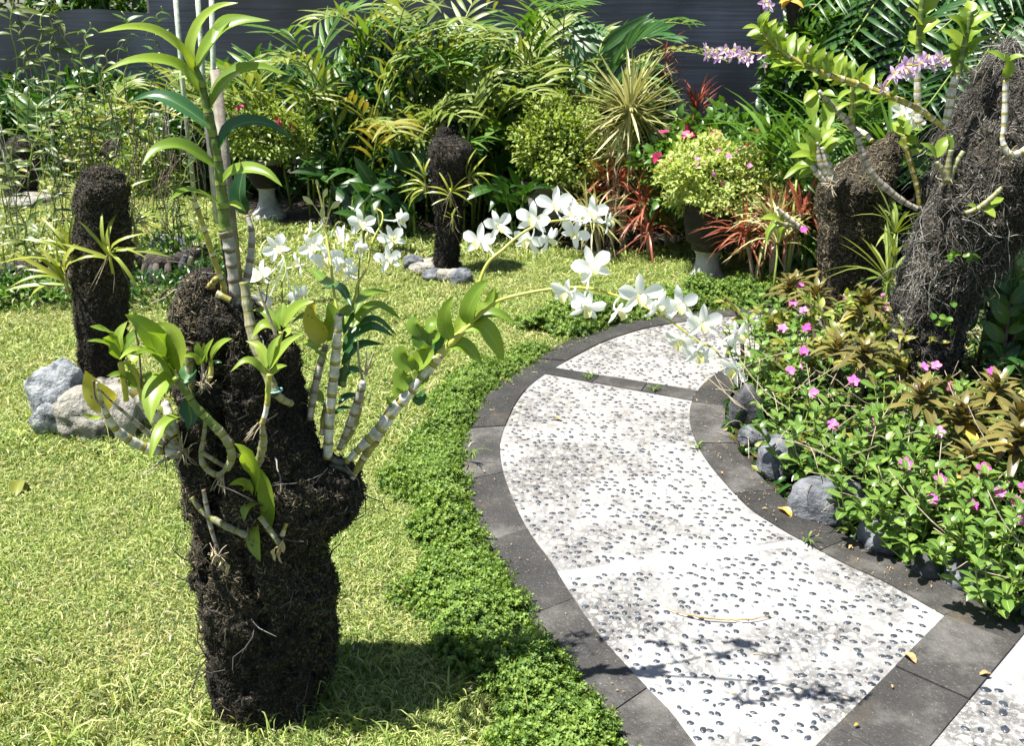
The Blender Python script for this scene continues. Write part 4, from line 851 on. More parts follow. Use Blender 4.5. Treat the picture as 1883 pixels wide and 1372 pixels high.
for pts, wd, dy, m, r in (([(830, 628), (820, 600), (822, 570), (835, 544)], 28, -.02, None, .3), ([(838, 622), (848, 600), (854, 580), (848, 556)], 24, .02, None, .85), ([(861, 598), (862, 570), (876, 540), (897, 516)], 32, -.02, None, .3), ([(868, 594), (888, 578), (905, 560), (907, 530)], 32, .03, None, .9),
    ([(872, 592), (895, 577), (920, 578), (948, 595)], 20, 0, None, .35), ([(846, 606), (880, 598), (905, 620), (926, 664)], 32, 0, None, .8), ([(814, 642), (840, 632), (865, 644), (889, 673)], 27, 0, None, .7),
    ([(775, 618), (766, 604), (764, 594), (770, 586)], 30, 0, 'orchid', .2), ([(786, 614), (792, 598), (802, 592), (818, 590)], 20, .02, None, .8), ([(792, 640), (778, 628), (768, 618), (762, 610)], 34, 0, 'orchid', .1), ([(790, 632), (798, 620), (800, 612), (798, 606)], 24, 0, 'orchid', .3),
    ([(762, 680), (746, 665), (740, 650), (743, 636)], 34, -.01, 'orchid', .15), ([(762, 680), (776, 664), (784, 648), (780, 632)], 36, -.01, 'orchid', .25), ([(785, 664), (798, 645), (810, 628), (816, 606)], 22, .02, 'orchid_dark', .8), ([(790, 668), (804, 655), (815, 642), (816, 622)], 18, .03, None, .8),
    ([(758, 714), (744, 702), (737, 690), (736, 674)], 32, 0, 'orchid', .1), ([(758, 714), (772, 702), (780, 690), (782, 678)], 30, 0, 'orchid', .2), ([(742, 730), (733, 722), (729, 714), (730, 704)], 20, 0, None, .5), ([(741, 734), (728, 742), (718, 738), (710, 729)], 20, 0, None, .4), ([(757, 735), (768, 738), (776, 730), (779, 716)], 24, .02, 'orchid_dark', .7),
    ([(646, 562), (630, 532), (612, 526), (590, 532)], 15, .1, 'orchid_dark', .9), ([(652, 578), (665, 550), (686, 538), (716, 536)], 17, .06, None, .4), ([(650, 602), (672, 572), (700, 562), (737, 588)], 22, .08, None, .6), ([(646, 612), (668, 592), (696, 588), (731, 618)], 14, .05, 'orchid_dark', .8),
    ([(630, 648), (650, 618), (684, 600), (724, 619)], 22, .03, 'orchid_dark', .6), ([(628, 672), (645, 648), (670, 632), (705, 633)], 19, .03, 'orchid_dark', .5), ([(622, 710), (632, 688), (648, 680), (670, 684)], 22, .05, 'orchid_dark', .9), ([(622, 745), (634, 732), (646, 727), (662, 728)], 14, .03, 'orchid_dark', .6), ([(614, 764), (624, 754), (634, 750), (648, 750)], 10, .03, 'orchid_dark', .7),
    ([(600, 606), (578, 584), (556, 582), (533, 596)], 15, .05, None, .4), ([(597, 622), (584, 600), (570, 598), (555, 603)], 15, .05, None, .7), ([(602, 662), (582, 638), (565, 630), (546, 634)], 15, .08, None, .7),
    ([(598, 630), (584, 610), (576, 580), (582, 550)], 36, -.03, 'orchid_yellow', .6), ([(602, 628), (610, 606), (614, 585), (604, 555)], 30, 0, None, .8), ([(630, 602), (634, 580), (642, 568), (656, 558)], 22, .05, None, .6), ([(632, 616), (640, 592), (655, 578), (679, 567)], 16, .05, 'orchid_dark', .9),
    ([(617, 524), (600, 518), (585, 506), (570, 490)], 16, .1, None, .35), ([(596, 742), (586, 728), (574, 720), (562, 716)], 18, .1, None, .7)):
    leaf(ro, pts, wd, RY, dy, m or 'orchid', rnd=r, prof=prof_leaf if wd < 30 else lambda t: np.sin(np.pi * t ** .9) ** .6, label='yellowed leaf' if m == 'orchid_yellow' else None)
def stalk(root, pts, r, Y, dY=0, mat='stem_y'):
    ys = None; P = spline(A(pts, Y, dY), len(pts) * 8); g = Geo(); tube(g, P, np.array(r) * mpp(P[:, 1].mean()), 7); part('flower_stem', g, M[mat], root); return P
st1 = stalk(ro, [(621, 579), (613, 530), (609, 490), (602, 446), (596, 402), (590, 368), (582, 335)], [2.6, 2, 1.2], RY, .16)
st2 = stalk(ro, [(628, 596), (651, 552), (658, 522), (675, 492), (681, 461), (689, 435), (702, 410), (703, 392), (694, 384)], [2.6, 2, 1.2], RY + .04, .1)
st3 = stalk(ro, [(656, 580), (659, 545), (660, 492), (664, 461)], [2, 1.4], RY + .1, .04, 'stem'); st4 = stalk(ro, [(523, 580), (518, 526), (526, 497), (522, 473)], [1.8, 1.3], RY + .02, .1, 'stem')
st5 = stalk(ro, [(867, 596), (881, 524), (897, 484), (925, 459), (946, 440), (973, 421), (1001, 410), (1022, 406), (1048, 404)], [3.4, 3, 2.4, 1.6], RY, .08)
st6 = stalk(ro, [(865, 595), (897, 567), (925, 550), (1003, 533), (1079, 530), (1151, 550), (1186, 565), (1232, 590), (1281, 626), (1311, 640), (1326, 658)], [3.6, 3, 2.6, 2, 1.4], RY, -.1)
SPRAYS = [st1, st2, st3, st4, st5, st6]
# shapes of petals: three sepals, two broad petals, one lip
def petal_mesh(nm, L, w, curve, prof, mat, fold=.1):
    g = Geo(); blade(g, bez([0, 0, 0], [L * .5, 0, curve * L], [L, 0, -curve * L * .4], 7), w, [0, 0, 1], prof, fold, 5, .5); return g.mesh(nm, M[mat])
pr_p = lambda t: np.clip(.16 + .84 * np.sin(np.pi * np.clip(t * .93, 0, 1) ** 1.35), 0, 1) ** .8
pr_s = lambda t: np.clip(.3 + .7 * np.sin(np.pi * np.clip(t, 0, 1) ** .95), 0, 1) * np.where(t > .95, .3, 1)
PETAL = [petal_mesh('petal', 1, .62, c, pr_p, 'petal', f) for c, f in ((.1, .1), (.2, .05), (-.05, .15))]
SEPAL = [petal_mesh('sepal', 1, .40, c, pr_s, 'petal', f) for c, f in ((.1, .15), (.22, .1), (-.08, .2))]
g = Geo(); P = bez([0, 0, 0], [.25, 0, .35], [.62, 0, -.05], 7); blade(g, P, .42, [0, 0, 1], lambda t: np.array([.35, .5, .7, 1, 1.05, .9, .5]), .5, 5, .4); LIP = g.mesh('lip', M['lip'])
g = Geo(); tube(g, [[0, 0, 0], [.1, 0, .08], [.2, 0, .1]], [.06, .07, .04], 6); COLUMN = g.mesh('flower_column', M['lip'])
def flower(root, u, v, rpx, Y, yaw=0., pitch=0., roll=0., stem=None, open_=1.0, petals=None, seed=0):
    rpx = rpx * 1.12
    c = at(u, v, Y); s = rpx * mpp(Y, v)
    n = nrm(np.array([math.sin(yaw) * math.cos(pitch), -math.cos(yaw) * math.cos(pitch), math.sin(pitch)])); upv = np.array([0, 0, 1.0]) if abs(n[2]) < .95 else np.array([0, 1.0, 0])
    x = nrm(np.cross(n, upv)); y = np.cross(x, n); x, y = x * math.cos(roll) + y * math.sin(roll), -x * math.sin(roll) + y * math.cos(roll)
    g = Geo(); tube(g, spline(np.array([c - n * s * .32 - [0, 0, s * .05], c - n * s * .12, c]), 5), [.05 * s, .09 * s, .06 * s], 6)
    if stem is not None:
        q = stem[np.argmin(np.linalg.norm(stem - (c - [0, 0, 0]), axis=1))]
        tube(g, bez(c - n * s * .3, (c + q) / 2 - n * s * .4, q, 8), [.05 * s, .04 * s, .05 * s], 5)
    f = part('flower', g, M['petal'], root)
    for k, (ang, L, ms_) in enumerate(((90, 1.0, SEPAL), (160, 1.02, PETAL), (20, 1.02, PETAL), (218, .92, SEPAL), (322, .92, SEPAL))):
        a = R(ang + rng.normal(0, 5)); o = open_ * rng.uniform(.82, 1.05); d = nrm((x * math.cos(a) + y * math.sin(a)) * o + n * (1.05 - o + rng.uniform(-.1, .22)))
        inst('petal' if ms_ is PETAL else 'sepal', (petals or ms_)[rng.integers(3)], rotm(d, n), c, f, s * L * rng.uniform(.93, 1.04))
    d = nrm(-y * .75 + n * .8); inst('lip', LIP, rotm(d, nrm(n + y * .4)), c + n * s * .04, f, s * .9)
    return f
for u, v, r, yaw, pit, st in ((509, 457, 27, .2, .3, st4), (484, 507, 27, -.5, .4, st4), (487, 556, 26, -.3, .1, st4), (545, 546, 25, .9, .1, st4), (573, 454, 26, .2, .3, st1), (553, 487, 23, -1.0, 0, st4), (574, 424, 20, -1.4, .3, st1), (600, 474, 27, .1, -.1, st1),
    (626, 486, 24, .8, .2, st1), (641, 503, 22, 1.2, -.2, st2), (634, 438, 25, -.9, .2, st1), (657, 456, 22, .9, 0, st2), (664, 412, 28, .3, .3, st2), (730, 405, 24, 1.0, .2, st2), (720, 440, 26, .4, .4, st2), (713, 478, 26, .5, .3, st2)):
    flower(ro, u, v, r, RY + rng.uniform(.08, .16), yaw, pit, rng.normal(0, .25), st, rng.uniform(.8, 1))
for u, v, r, yaw, pit, ro_ in ((882, 444, 31, -.3, .2, 0), (916, 416, 28, .3, .2, -.2), (1020, 376, 33, .1, .3, 0), (982, 404, 32, -.2, .2, .1), (974, 440, 30, -.5, -.2, .3), (1007, 440, 26, .8, -.2, -.3), (1056, 395, 28, -.3, .5, .1), (1055, 430, 28, .1, .3, .6), (1086, 392, 31, .2, .3, 0), (1114, 408, 24, 1.2, .1, -.1), (1088, 490, 38, .1, .35, -.25)):
    flower(ro, u, v, r, RY + .08 + rng.uniform(-.04, .04) if v < 450 else RY - .04, yaw, pit, ro_, st5 if v < 450 else st6, rng.uniform(.85, 1))
for u, v, r, yaw, pit, ro_ in ((1048, 540, 34, -.8, -.2, .2), (1076, 563, 34, .2, -.4, .1), (1135, 572, 29, .7, -.4, -.2), (1177, 543, 40, .0, .1, 0), (1208, 562, 32, .5, -.1, .1), (1247, 560, 36, .1, .1, -.1), (1290, 595, 35, .1, .15, 0), (1254, 624, 31, -.6, -.5, .2), (1284, 648, 31, .1, -.4, 0), (1350, 620, 31, 1.0, .1, -.2), (1357, 680, 32, -1.0, -.3, .4)):
    flower(ro, u, v, r, RY - .08 + rng.uniform(-.03, .03), yaw, pit, ro_, st6, rng.uniform(.85, 1))
for u, v, a, l in ((566, 368, 2.5, 24), (598, 355, 1.2, 20), (617, 376, .7, 24), (691, 386, 2.0, 16), (593, 391, 1.6, 22), (675, 435, 1.5, 18), (583, 336, 1.8, 14)):
    d = np.array([math.cos(a), -math.sin(a)]) * l / 2; g = Geo(); tube(g, spline(A([(u - d[0], v - d[1]), (u, v), (u + d[0], v + d[1])], RY + .04), 9), np.array([.15, .75, 1, .8, .1]) * l * .22 * mpp(RY), 8); 
    st = st1 if u < 640 else st2; c = at(u - d[0], v - d[1], RY + .04); q = st[np.argmin(np.linalg.norm(st - c - [0, 0, -.01], axis=1))]; tube(g, bez(c, (c + q) / 2 + [0, 0, .003], q, 5), 1.1 * mpp(RY), 4)
    part('flower_bud', g, M['bud'], ro)
# ================================================================== planting behind the lawn
def leaf_tm(ratio, droop, mat, name='leaf', n=6, k=3, prof=prof_leaf, fold=.15):
    g = Geo(); blade(g, bez([0, 0, 0], [.5, 0, droop * .6], [1, 0, -droop], n), ratio, [0, 0, 1], prof, fold, k, .5); return g if mat is None else g.mesh(name, M[mat])
LM = {}
def leafset(mat, ratio, droops=(.05, .18, .32), prof=prof_leaf, n=6):
    key = (mat, ratio, droops, n, prof)
    if key not in LM: LM[key] = [leaf_tm(ratio, d, mat, n=n, prof=prof) for d in droops]
    return LM[key]
def ginger(label, x, y, nst, h, L=.27, ratio=.15, mat='ginger', nl=15, lean=(0.25, -.1), spread=.22, stemmat='stem', name='ginger_plant', cat='plant', grp=None, t0=.25, arch=.5, mats=None, side=.85, jit=.25):
    root = thing(name, (x, y, 0), label, cat, grp)
    for i in range(nst):
        a = rng.uniform(0, 6.28); b = np.array([x + rng.normal(0, spread * .45), y + rng.normal(0, spread * .45), 0]); hh = h * rng.uniform(.62, 1.08)
        d = np.array([math.cos(a) * .7 + lean[0] * 2, math.sin(a) * .6 + lean[1] * 2, 0]); d = d / max(1, np.linalg.norm(d)) * arch * hh
        P = bez(b, b + [d[0] * .15, d[1] * .15, hh * 1.05], b + [d[0], d[1], hh * rng.uniform(.8, 1.0)], 14)
        part('stem', tube(Geo(), P, [.011, .007, .003], 5), M[stemmat], root); T = nrm(np.gradient(P, axis=0)); mset = leafset(mats[rng.integers(len(mats))] if mats else mat, ratio)
        for k in range(nl):
            t = t0 + (1 - t0) * (k + .5) / nl; q = t * 13; i0 = int(q); f = q - i0; p = P[i0] * (1 - f) + P[min(13, i0 + 1)] * f; tg = T[i0]
            sx = nrm(np.cross(tg, [0, 0, 1.0]) + 1e-6) * (1 if k % 2 else -1); up = nrm(np.cross(sx, tg)) * (1 if k % 2 else -1); up = up if up[2] > 0 else -up
            dd = nrm(tg * .75 + sx * side + np.array([0, 0, .08]) + rng.normal(0, jit * .5, 3)); nn = nrm(up * .7 + [0, -.5, .4] + rng.normal(0, jit * .6, 3))
            inst('leaf', mset[rng.integers(3)], rotm(dd, nn), p, root, L * rng.uniform(.75, 1.12) * (.8 + .4 * math.sin(t * 3.0)))
    return root
def bush_geo(c, r, n, L, ratio, droop=.2, inner=.5, upb=.25, k=3, ns=4, lump=.42, zmin=.01, tms=None, seed=0):
    d = rdir(n); rad = rng.uniform(inner, 1, n) ** .5 * (1 + lump * fbm(d * 2.4 + seed, 3, seed)); P = np.asarray(c) + d * rad[:, None] * np.asarray(r); ok = P[:, 2] > zmin; P, d = P[ok], d[ok]; n = len(P)
    dd = nrm(d * .8 + rng.normal(0, .6, (n, 3)) + [0, 0, upb]); nn = nrm(rng.normal(0, .45, (n, 3)) + [0, 0, 1.0] + d * .5)
    tm = tms or [leaf_tm(ratio, q, None, n=ns, k=k) for q in (droop * .3, droop, droop * 1.6)]
    Mx = rotm(dd, nn) * (L * rng.uniform(.55, 1.2, n))[:, None, None]; pk = rng.integers(0, len(tm), n); g = Geo(); rn = np.clip(.5 + .35 * vnoise(P * 7, seed) + rng.normal(0, .18, n), 0, 1)
    for i in range(len(tm)): g.scatter(tm[i], Mx[pk == i], P[pk == i], rn[pk == i])
    return g, P, d
def bush(name, label, c, r, n, L, ratio, mat, cat='shrub', grp=None, flowers=None, stems=6, base=None, **kw):
    b = np.array([c[0], c[1], 0.0]) if base is None else np.asarray(base, float); root = thing(name, b, label, cat, grp); g, P, d = bush_geo(c, r, n, L, ratio, **kw)
    part('foliage', g, M[mat], root, kind='stuff')
    for i in range(stems):
        e = P[rng.integers(len(P))]; part('stem', tube(Geo(), bez(b + [rng.normal(0, .03), rng.normal(0, .03), 0], [(b[0] * 2 + e[0]) / 3, (b[1] * 2 + e[1]) / 3, e[2] * .7], e, 7), [.010, .004], 5), M['twig'], root)
    if flowers:
        fm, nf, fs, ang = flowers; me = fm
        for i in range(nf):
            for _ in range(40):
                j = rng.integers(len(P))
                if d[j][1] < -.15 and d[j][2] > ang: break
            q = P[j] + d[j] * L * .5; inst('flower', me, rotm(rdir(1)[0], nrm(d[j] + [0, -.4, .5])), q, root, fs * rng.uniform(.7, 1.2))
    return root
def flat_flower(mat, n=5, w=.75, eye=None):
    g = Geo()
    for i in range(n):
        a = 2 * np.pi * i / n; d = np.array([math.cos(a), math.sin(a), .12]); blade(g, bez(d * .08, d * .5 + [0, 0, .06], d * 1.0, 4), w, [0, 0, 1], lambda t: np.array([.2, .75, 1, .5]), .05, 3, .4 + .1 * i)
    return g.mesh('flower', M[mat])
FL_PINK, FL_MAG = flat_flower('pink'), flat_flower('magenta', 4, 1.0)
# dark evergreens beyond the net (their tops show over it)
def tree(label, x, y, h, r, n, mat='dark', L=.3):
    root = thing('tree', (x, y, 0), label, 'tree', 'trees beyond the net'); part('trunk', tube(Geo(), [[x, y, 0], [x + .1, y, h * .5], [x, y + .1, h * .85]], [.16, .1, .05], 10), M['wood'], root)
    for i in range(6):
        a = i * 1.05; part('limb', tube(Geo(), bez([x, y, h * .45], [x + math.cos(a) * r * .4, y + math.sin(a) * r * .4, h * .6], [x + math.cos(a) * r * .8, y + math.sin(a) * r * .8, h * .8], 6), [.06, .02], 6), M['wood'], root)
    g = Geo()
    for k in range(7):
        c = [x + rng.normal(0, r * .45), y + rng.normal(0, r * .4), h * rng.uniform(.45, .95)]
        gg, _, _ = bush_geo(c, (r * .62, r * .62, r * .55), n // 7, L, .42, zmin=.3, seed=k); V, F, A_ = gg.arrays(); g.add(V, list(F.values()), A_[:, 0], A_[:, 1], A_[:, 2])
    part('crown', g, M[mat], root); return root
for lb, x, y, h, r in (('broad evergreen beyond the far left end of the net', -8.5, 15.5, 5.5, 3.0), ('bushy evergreen beyond the net above the left lawn', -4.0, 15.5, 5.0, 2.8), ('tall evergreen beyond the net above the gingers', 0.5, 14.0, 5.5, 3.0), ('dark evergreen beyond the net behind the starburst dracaena', 4.5, 12.5, 5.5, 2.6), ('dark evergreen beyond the net behind the palms', 8.5, 11.5, 5.5, 2.8)):
    tree(lb, x, y, h, r, 3500)
for lb, u, Y, hh, wd in (('leafy hedge shrub showing over the net at the far left', 60, 13.2, 2.3, 1.9), ('leafy hedge shrub showing over the net behind the pale poles', 300, 12.6, 2.3, 1.7)):
    p = at(u, 20, Y); bush('tall_shrub', lb, (p[0], Y, hh / 2), (wd, .7, hh / 2 + .1), 2200, .2, .4, 'mid')

# arching gingers, from left to right
GG = 'arching ginger clumps in front of the net'; mixg = ['ginger', 'ginger', 'ginger', 'mid']
gl = [(-3.75, 9.3, 'ginger clump furthest left, thin and half hidden by hanging orchids', 5, .95, (0, -.1)), (-2.75, 9.0, 'low ginger clump with striped leaves left of the pale poles', 8, 1.1, (.1, -.1)), (-1.95, 8.3, 'ginger clump right behind the tall orchid', 8, 1.35, (0, -.15)), (-1.5, 8.0, 'upright tall ginger clump touching the top edge', 9, 1.75, (-.05, -.1)), (-1.05, 7.6, 'dense ginger clump crossing stems at upper middle left', 9, 1.55, (.1, -.1)),
      (-.65, 8.2, 'tallest ginger behind the middle stump', 9, 1.8, (.1, -.05)), (-.3, 7.6, 'ginger clump with pale arching tips above the middle stump', 9, 1.5, (.15, -.12)), (.1, 7.9, 'pale ginger clump arching right over the net', 9, 1.6, (.25, -.1)), (.4, 7.7, 'rightmost ginger clump with combs of pale leaves', 9, 1.45, (.1, -.1)), (-1.1, 7.2, 'ginger clump with brownish gold leaves above the white blooms', 7, 1.05, (.1, -.2)), (-.2, 7.2, 'shorter ginger clump just behind the slim stump', 8, 1.15, (0, -.2))]
for i, (x, y, lb, ns, h, ln_) in enumerate(gl):
    br = 'brownish' in lb; ginger(lb, x, y, ns, h, L=.29 if y > 7.3 else .24, ratio=.12, nl=22, jit=.10, side=.85, t0=.3, lean=ln_, grp=GG, mats=['ginger_brown', 'ginger', 'ginger'] if br else mixg, arch=.72, spread=.42)
# broad leaved plants in shade at the foot of the gingers
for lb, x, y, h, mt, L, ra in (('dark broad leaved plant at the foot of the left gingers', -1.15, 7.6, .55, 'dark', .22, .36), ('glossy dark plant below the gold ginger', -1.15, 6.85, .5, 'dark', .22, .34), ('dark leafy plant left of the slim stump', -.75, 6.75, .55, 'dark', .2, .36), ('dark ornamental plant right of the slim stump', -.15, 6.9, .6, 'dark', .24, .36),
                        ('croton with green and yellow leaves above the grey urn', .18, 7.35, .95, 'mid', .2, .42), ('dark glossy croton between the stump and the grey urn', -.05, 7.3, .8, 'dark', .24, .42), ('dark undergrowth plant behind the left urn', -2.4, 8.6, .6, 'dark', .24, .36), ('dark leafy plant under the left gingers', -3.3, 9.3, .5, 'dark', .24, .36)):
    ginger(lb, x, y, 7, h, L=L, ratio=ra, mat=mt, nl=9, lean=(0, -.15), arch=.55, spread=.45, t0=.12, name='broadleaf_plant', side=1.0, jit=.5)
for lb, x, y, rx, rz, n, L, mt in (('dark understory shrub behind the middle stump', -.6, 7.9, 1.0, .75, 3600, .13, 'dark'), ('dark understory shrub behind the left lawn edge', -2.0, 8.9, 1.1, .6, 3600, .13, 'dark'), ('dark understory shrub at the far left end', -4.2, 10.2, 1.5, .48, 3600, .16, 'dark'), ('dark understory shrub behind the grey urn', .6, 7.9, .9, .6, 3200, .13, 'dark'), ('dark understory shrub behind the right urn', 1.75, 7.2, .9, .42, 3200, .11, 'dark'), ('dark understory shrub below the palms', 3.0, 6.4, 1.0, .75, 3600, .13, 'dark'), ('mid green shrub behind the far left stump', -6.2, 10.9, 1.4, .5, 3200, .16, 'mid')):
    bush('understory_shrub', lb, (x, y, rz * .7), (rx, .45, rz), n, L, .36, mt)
# herbs growing round the husk edging at the left
for lb, u, v, rx, rz, mt in (('dark low herbs in front of the long husk row', 60, 565, .32, .10, 'mid'), ('dark low herbs at the left edge below the husk row', -10, 560, .3, .12, 'dark'), ('low dark herbs between the left stump and the curved husk row', 280, 560, .34, .10, 'dark'), ('taller green herbs behind the curved husk row', 330, 495, .3, .16, 'mid'), ('shaded herbs right of the curved husk row', 385, 530, .25, .09, 'dark')):
    c = gnd(u, v); bush('herb_patch', lb, (c[0], c[1], rz * .5), (rx, rx * .5, rz), 900, .05, .35, mt, 'herb', stems=3, zmin=.0)
# sunlit yellow-green crotons seen through the hanging orchids
for lb, u, v, Y, rx, rz, mt in (('yellow green shrub seen through the hanging orchids', 215, 262, 9.2, .45, .38, 'varieg'), ('small bright shrub at the back left of the lawn', 285, 320, 8.6, .32, .3, 'shrubgreen'), ('leafy shrub at the very left behind the far stump', 60, 240, 10.2, .8, .36, 'mid'), ('bright leafy shrub between the two far stumps', 130, 285, 9.8, .4, .3, 'mid')):
    p = at(u, v, Y); bush('garden_shrub', lb, (p[0], Y, p[2]), (rx, .35, rz), 1900, .075, .42, mt)
# shrubs standing in the urns
def potshrub(label, T, rx, rz, n, mat, dz=.1, fl=None, L=.034, dx=0, **kw):
    return bush('potted_shrub', label, (T[0] + dx, T[1], T[2] + dz), (rx, rx * .9, rz), n, L, .5, mat, base=(T[0], T[1], T[2] - .04), flowers=fl, zmin=.2, ns=3, **kw)
potshrub('round variegated shrub with tiny pink flowers in the dark urn on the right', U1T, .33, .21, 7000, 'varieg', .13, (FL_PINK, 16, .017, .1), L=.038, dx=.04)
potshrub('bright green shrub with red and pink blooms in the left urn', U2T, .34, .23, 3600, 'shrubgreen', .19, (FL_MAG, 12, .03, .2), .045, dx=-.03)
potshrub('tall yellow green shrub spilling from the grey urn', U3T, .35, .3, 6500, 'shrubgreen', .22, None, .042, dx=.1)
b = at(1340, 300, 6.1); bush('bougainvillea', 'bougainvillea with magenta flowers behind the right urn', (b[0], 6.2, .55), (.55, .3, .33), 2200, .075, .6, 'mid', flowers=(FL_MAG, 22, .04, .3))
b = at(1400, 300, 6.1); bush('leafy_shrub', 'bright green leafy shrub between the right urn and the slanted stump', (b[0] + .25, 5.9, .38), (.42, .3, .33), 1800, .11, .3, 'mid')

# spiky dracaenas
def starburst(name, label, c, n, L, mat, ratio=.045, up=.15, base=None, heads=None, spread=1.0, grp=None, cat='dracaena', droop=(.05, .2, .35)):
    base = np.array([c[0], c[1], 0.0]) if base is None else base; root = thing(name, base, label, cat, grp); ms = leafset(mat, ratio, droop)
    for hc, hn, hl in (heads or [(c, n, L)]):
        hc = np.asarray(hc, float); part('stem', tube(Geo(), bez(base, [(base[0] * 2 + hc[0]) / 3, (base[1] * 2 + hc[1]) / 3, hc[2] * .8], hc, 10), [.012, .009], 7), M['drytwig'], root)
        d = rdir(hn, up); d = d[d[:, 2] > -.75]
        for q in d: inst('leaf', ms[rng.integers(3)], rotm(q, nrm(np.array([0, 0, 1.0]) + rng.normal(0, .2, 3) + q * .01)), hc + q * .01 + [0, 0, rng.uniform(-.05, .05)], root, hl * rng.uniform(.65, 1.1))
    return root
c = at(1158, 205, 6.5); starburst('dracaena', 'large starburst dracaena with cream and red striped leaves', c, 240, .38, 'star', .045, .12, droop=(.0, .05, .14))
h1, h2 = at(1222, 112, 7.1), at(1280, 205, 6.8)
starburst('dracaena', 'thin dracaena with a small red tuft bending high beside the net', h1, 40, .2, 'redleaf', .05, .5, base=np.array([h2[0] + .05, 7.0, 0]))
starburst('dracaena', 'upright red dracaena tuft right of the starburst', h2, 46, .24, 'redleaf', .05, 1.1)
for i, (u, v, lb, mt) in enumerate(((1130, 330, 'low reddish spiky plant below the starburst, left one', 'redleaf'), (1185, 350, 'low bronze spiky plant below the starburst, middle one', 'star'), (1232, 330, 'low reddish spiky plant beside the right urn', 'redleaf'), (1105, 400, 'dry tan spiky plant at the lawn edge under the starburst', 'star'), (1195, 410, 'red brown spiky plant nearest the lawn', 'redleaf'),
                     (1395, 425, 'red spiky plant right of the urn foot', 'redleaf'), (1430, 400, 'tan and red spiky plant between urn and slanted stump', 'star'), (1455, 400, 'thin red spiky plant touching the slanted stump', 'redleaf'), (1150, 275, 'bronze spiky plant under the large starburst head', 'star'), (1250, 285, 'bronze spiky plant above the urn shrub', 'star'))):
    Y = 6.5 - (.9 if u > 1350 else 0) - (.25 if v > 390 else 0); c = at(u, v, Y); heads = [(c + [rng.normal(0, .06), rng.normal(0, .05), rng.normal(0, .04)], 34, .26) for _ in range(3)]
    starburst('spiky_dracaena', lb, c, 0, 0, mt, .05, .35, heads=heads, grp='low spiky red plants')
# purple red leaves of a cordyline near the grey urn
c = at(1030, 195, 7.2); ginger('cordyline with dark crimson upright leaves above the grey urn', c[0], 7.3, 2, c[2] + .1, L=.2, ratio=.2, mat='magenta', nl=8, lean=(0, 0), arch=.15, spread=.1, t0=.8, name='cordyline', cat='cordyline')

# palms
def frond(root, P, L, nl, mat='palm', ratio=.085, droop=(.15, .3, .45), ang=.55, r=.012, vup=.1, nface=.35):
    P = spline(P, 26); f = part('frond', tube(Geo(), P, [r, r * .25], 6), M['stem'], root); T = nrm(np.gradient(P, axis=0)); ms = leafset(mat, ratio, droop)
    for k in range(nl):
        t = .12 + .88 * (k + .5) / nl; i = int(t * 25); sx = nrm(np.cross(T[i], [0, 0, 1.0])); ll = L * math.sin(.5 + 2.3 * t) ** .7
        for s in (-1, 1):
            d = nrm(T[i] * ang + sx * s + np.array([0, 0, vup]) + rng.normal(0, .05, 3)); inst('leaflet', ms[rng.integers(3)], rotm(d, nrm(np.cross(sx, T[i]) * (1 if np.cross(sx, T[i])[2] > 0 else -1) + d * .01 + sx * s * -.3 + np.array([0, -nface * 2, 0]) + rng.normal(0, .08, 3))), P[i], f, ll * rng.uniform(.9, 1.05))
    return f
def palm(label, base, crown, tips, L, nl, grp=None, **kw):
    base = np.array(base, float); crown = np.array(crown, float); root = thing('palm', base, label, 'palm', grp)
    part('trunk', tube(Geo(), bez(base, (base + crown) / 2 + [.03, 0, 0], crown, 10), [.05, .035], 10), M['wood'], root)
    for t in tips:
        t = np.array(t, float); mid = (crown + t) / 2 + [0, 0, np.linalg.norm(t - crown) * .28]; frond(root, [crown, mid, t], L, nl, **kw)
    return root
c = at(1085, 210, 7.0); palm('small palm with one broad dark frond against the net', (c[0], c[1], 0), c, [at(1235, 70, 6.9), at(1235, 165, 6.9), at(1120, 60, 7.2)], .40, 14, ratio=.15, droop=(.02, .08, .15), ang=.7, nface=.9)
c = at(1800, -60, 5.9); palm('palm with dark feathery fronds at the upper right', (c[0], c[1], 0), c, [at(1490, 20, 5.6), at(1530, 125, 5.5), at(1620, 190, 5.4), at(1500, -80, 6), at(1740, 190, 5.4), at(1900, 180, 5.6)], .36, 26)
c = at(1960, 40, 5.2); palm('palm whose fronds hang behind the leaning trunk', (c[0], c[1], 0), c, [at(1720, 60, 5.0), at(1700, 200, 5.0), at(1790, 130, 4.8), at(1860, 220, 4.7), at(2000, 260, 4.8), at(1780, -60, 5.2)], .32, 24)
c = at(1610, 300, 5.6); palm('young palm with pale fans behind the slanted stump', (c[0], c[1], 0), c, [at(1500, 270, 5.4), at(1560, 190, 5.5), at(1680, 230, 5.5), at(1690, 330, 5.3), at(1470, 340, 5.3)], .26, 16, mat='mid')
b = at(1470, 150, 6.4); bush('climbing_shrub', 'leafy climber hanging at the right end of the visible net', (b[0] + .15, 6.6, .85), (.32, .25, .8), 3000, .11, .45, 'mid'); bush('climbing_shrub', 'dense dark climber behind the palms', (2.9, 6.9, 1.2), (1.1, .35, 1.2), 5200, .12, .4, 'dark')

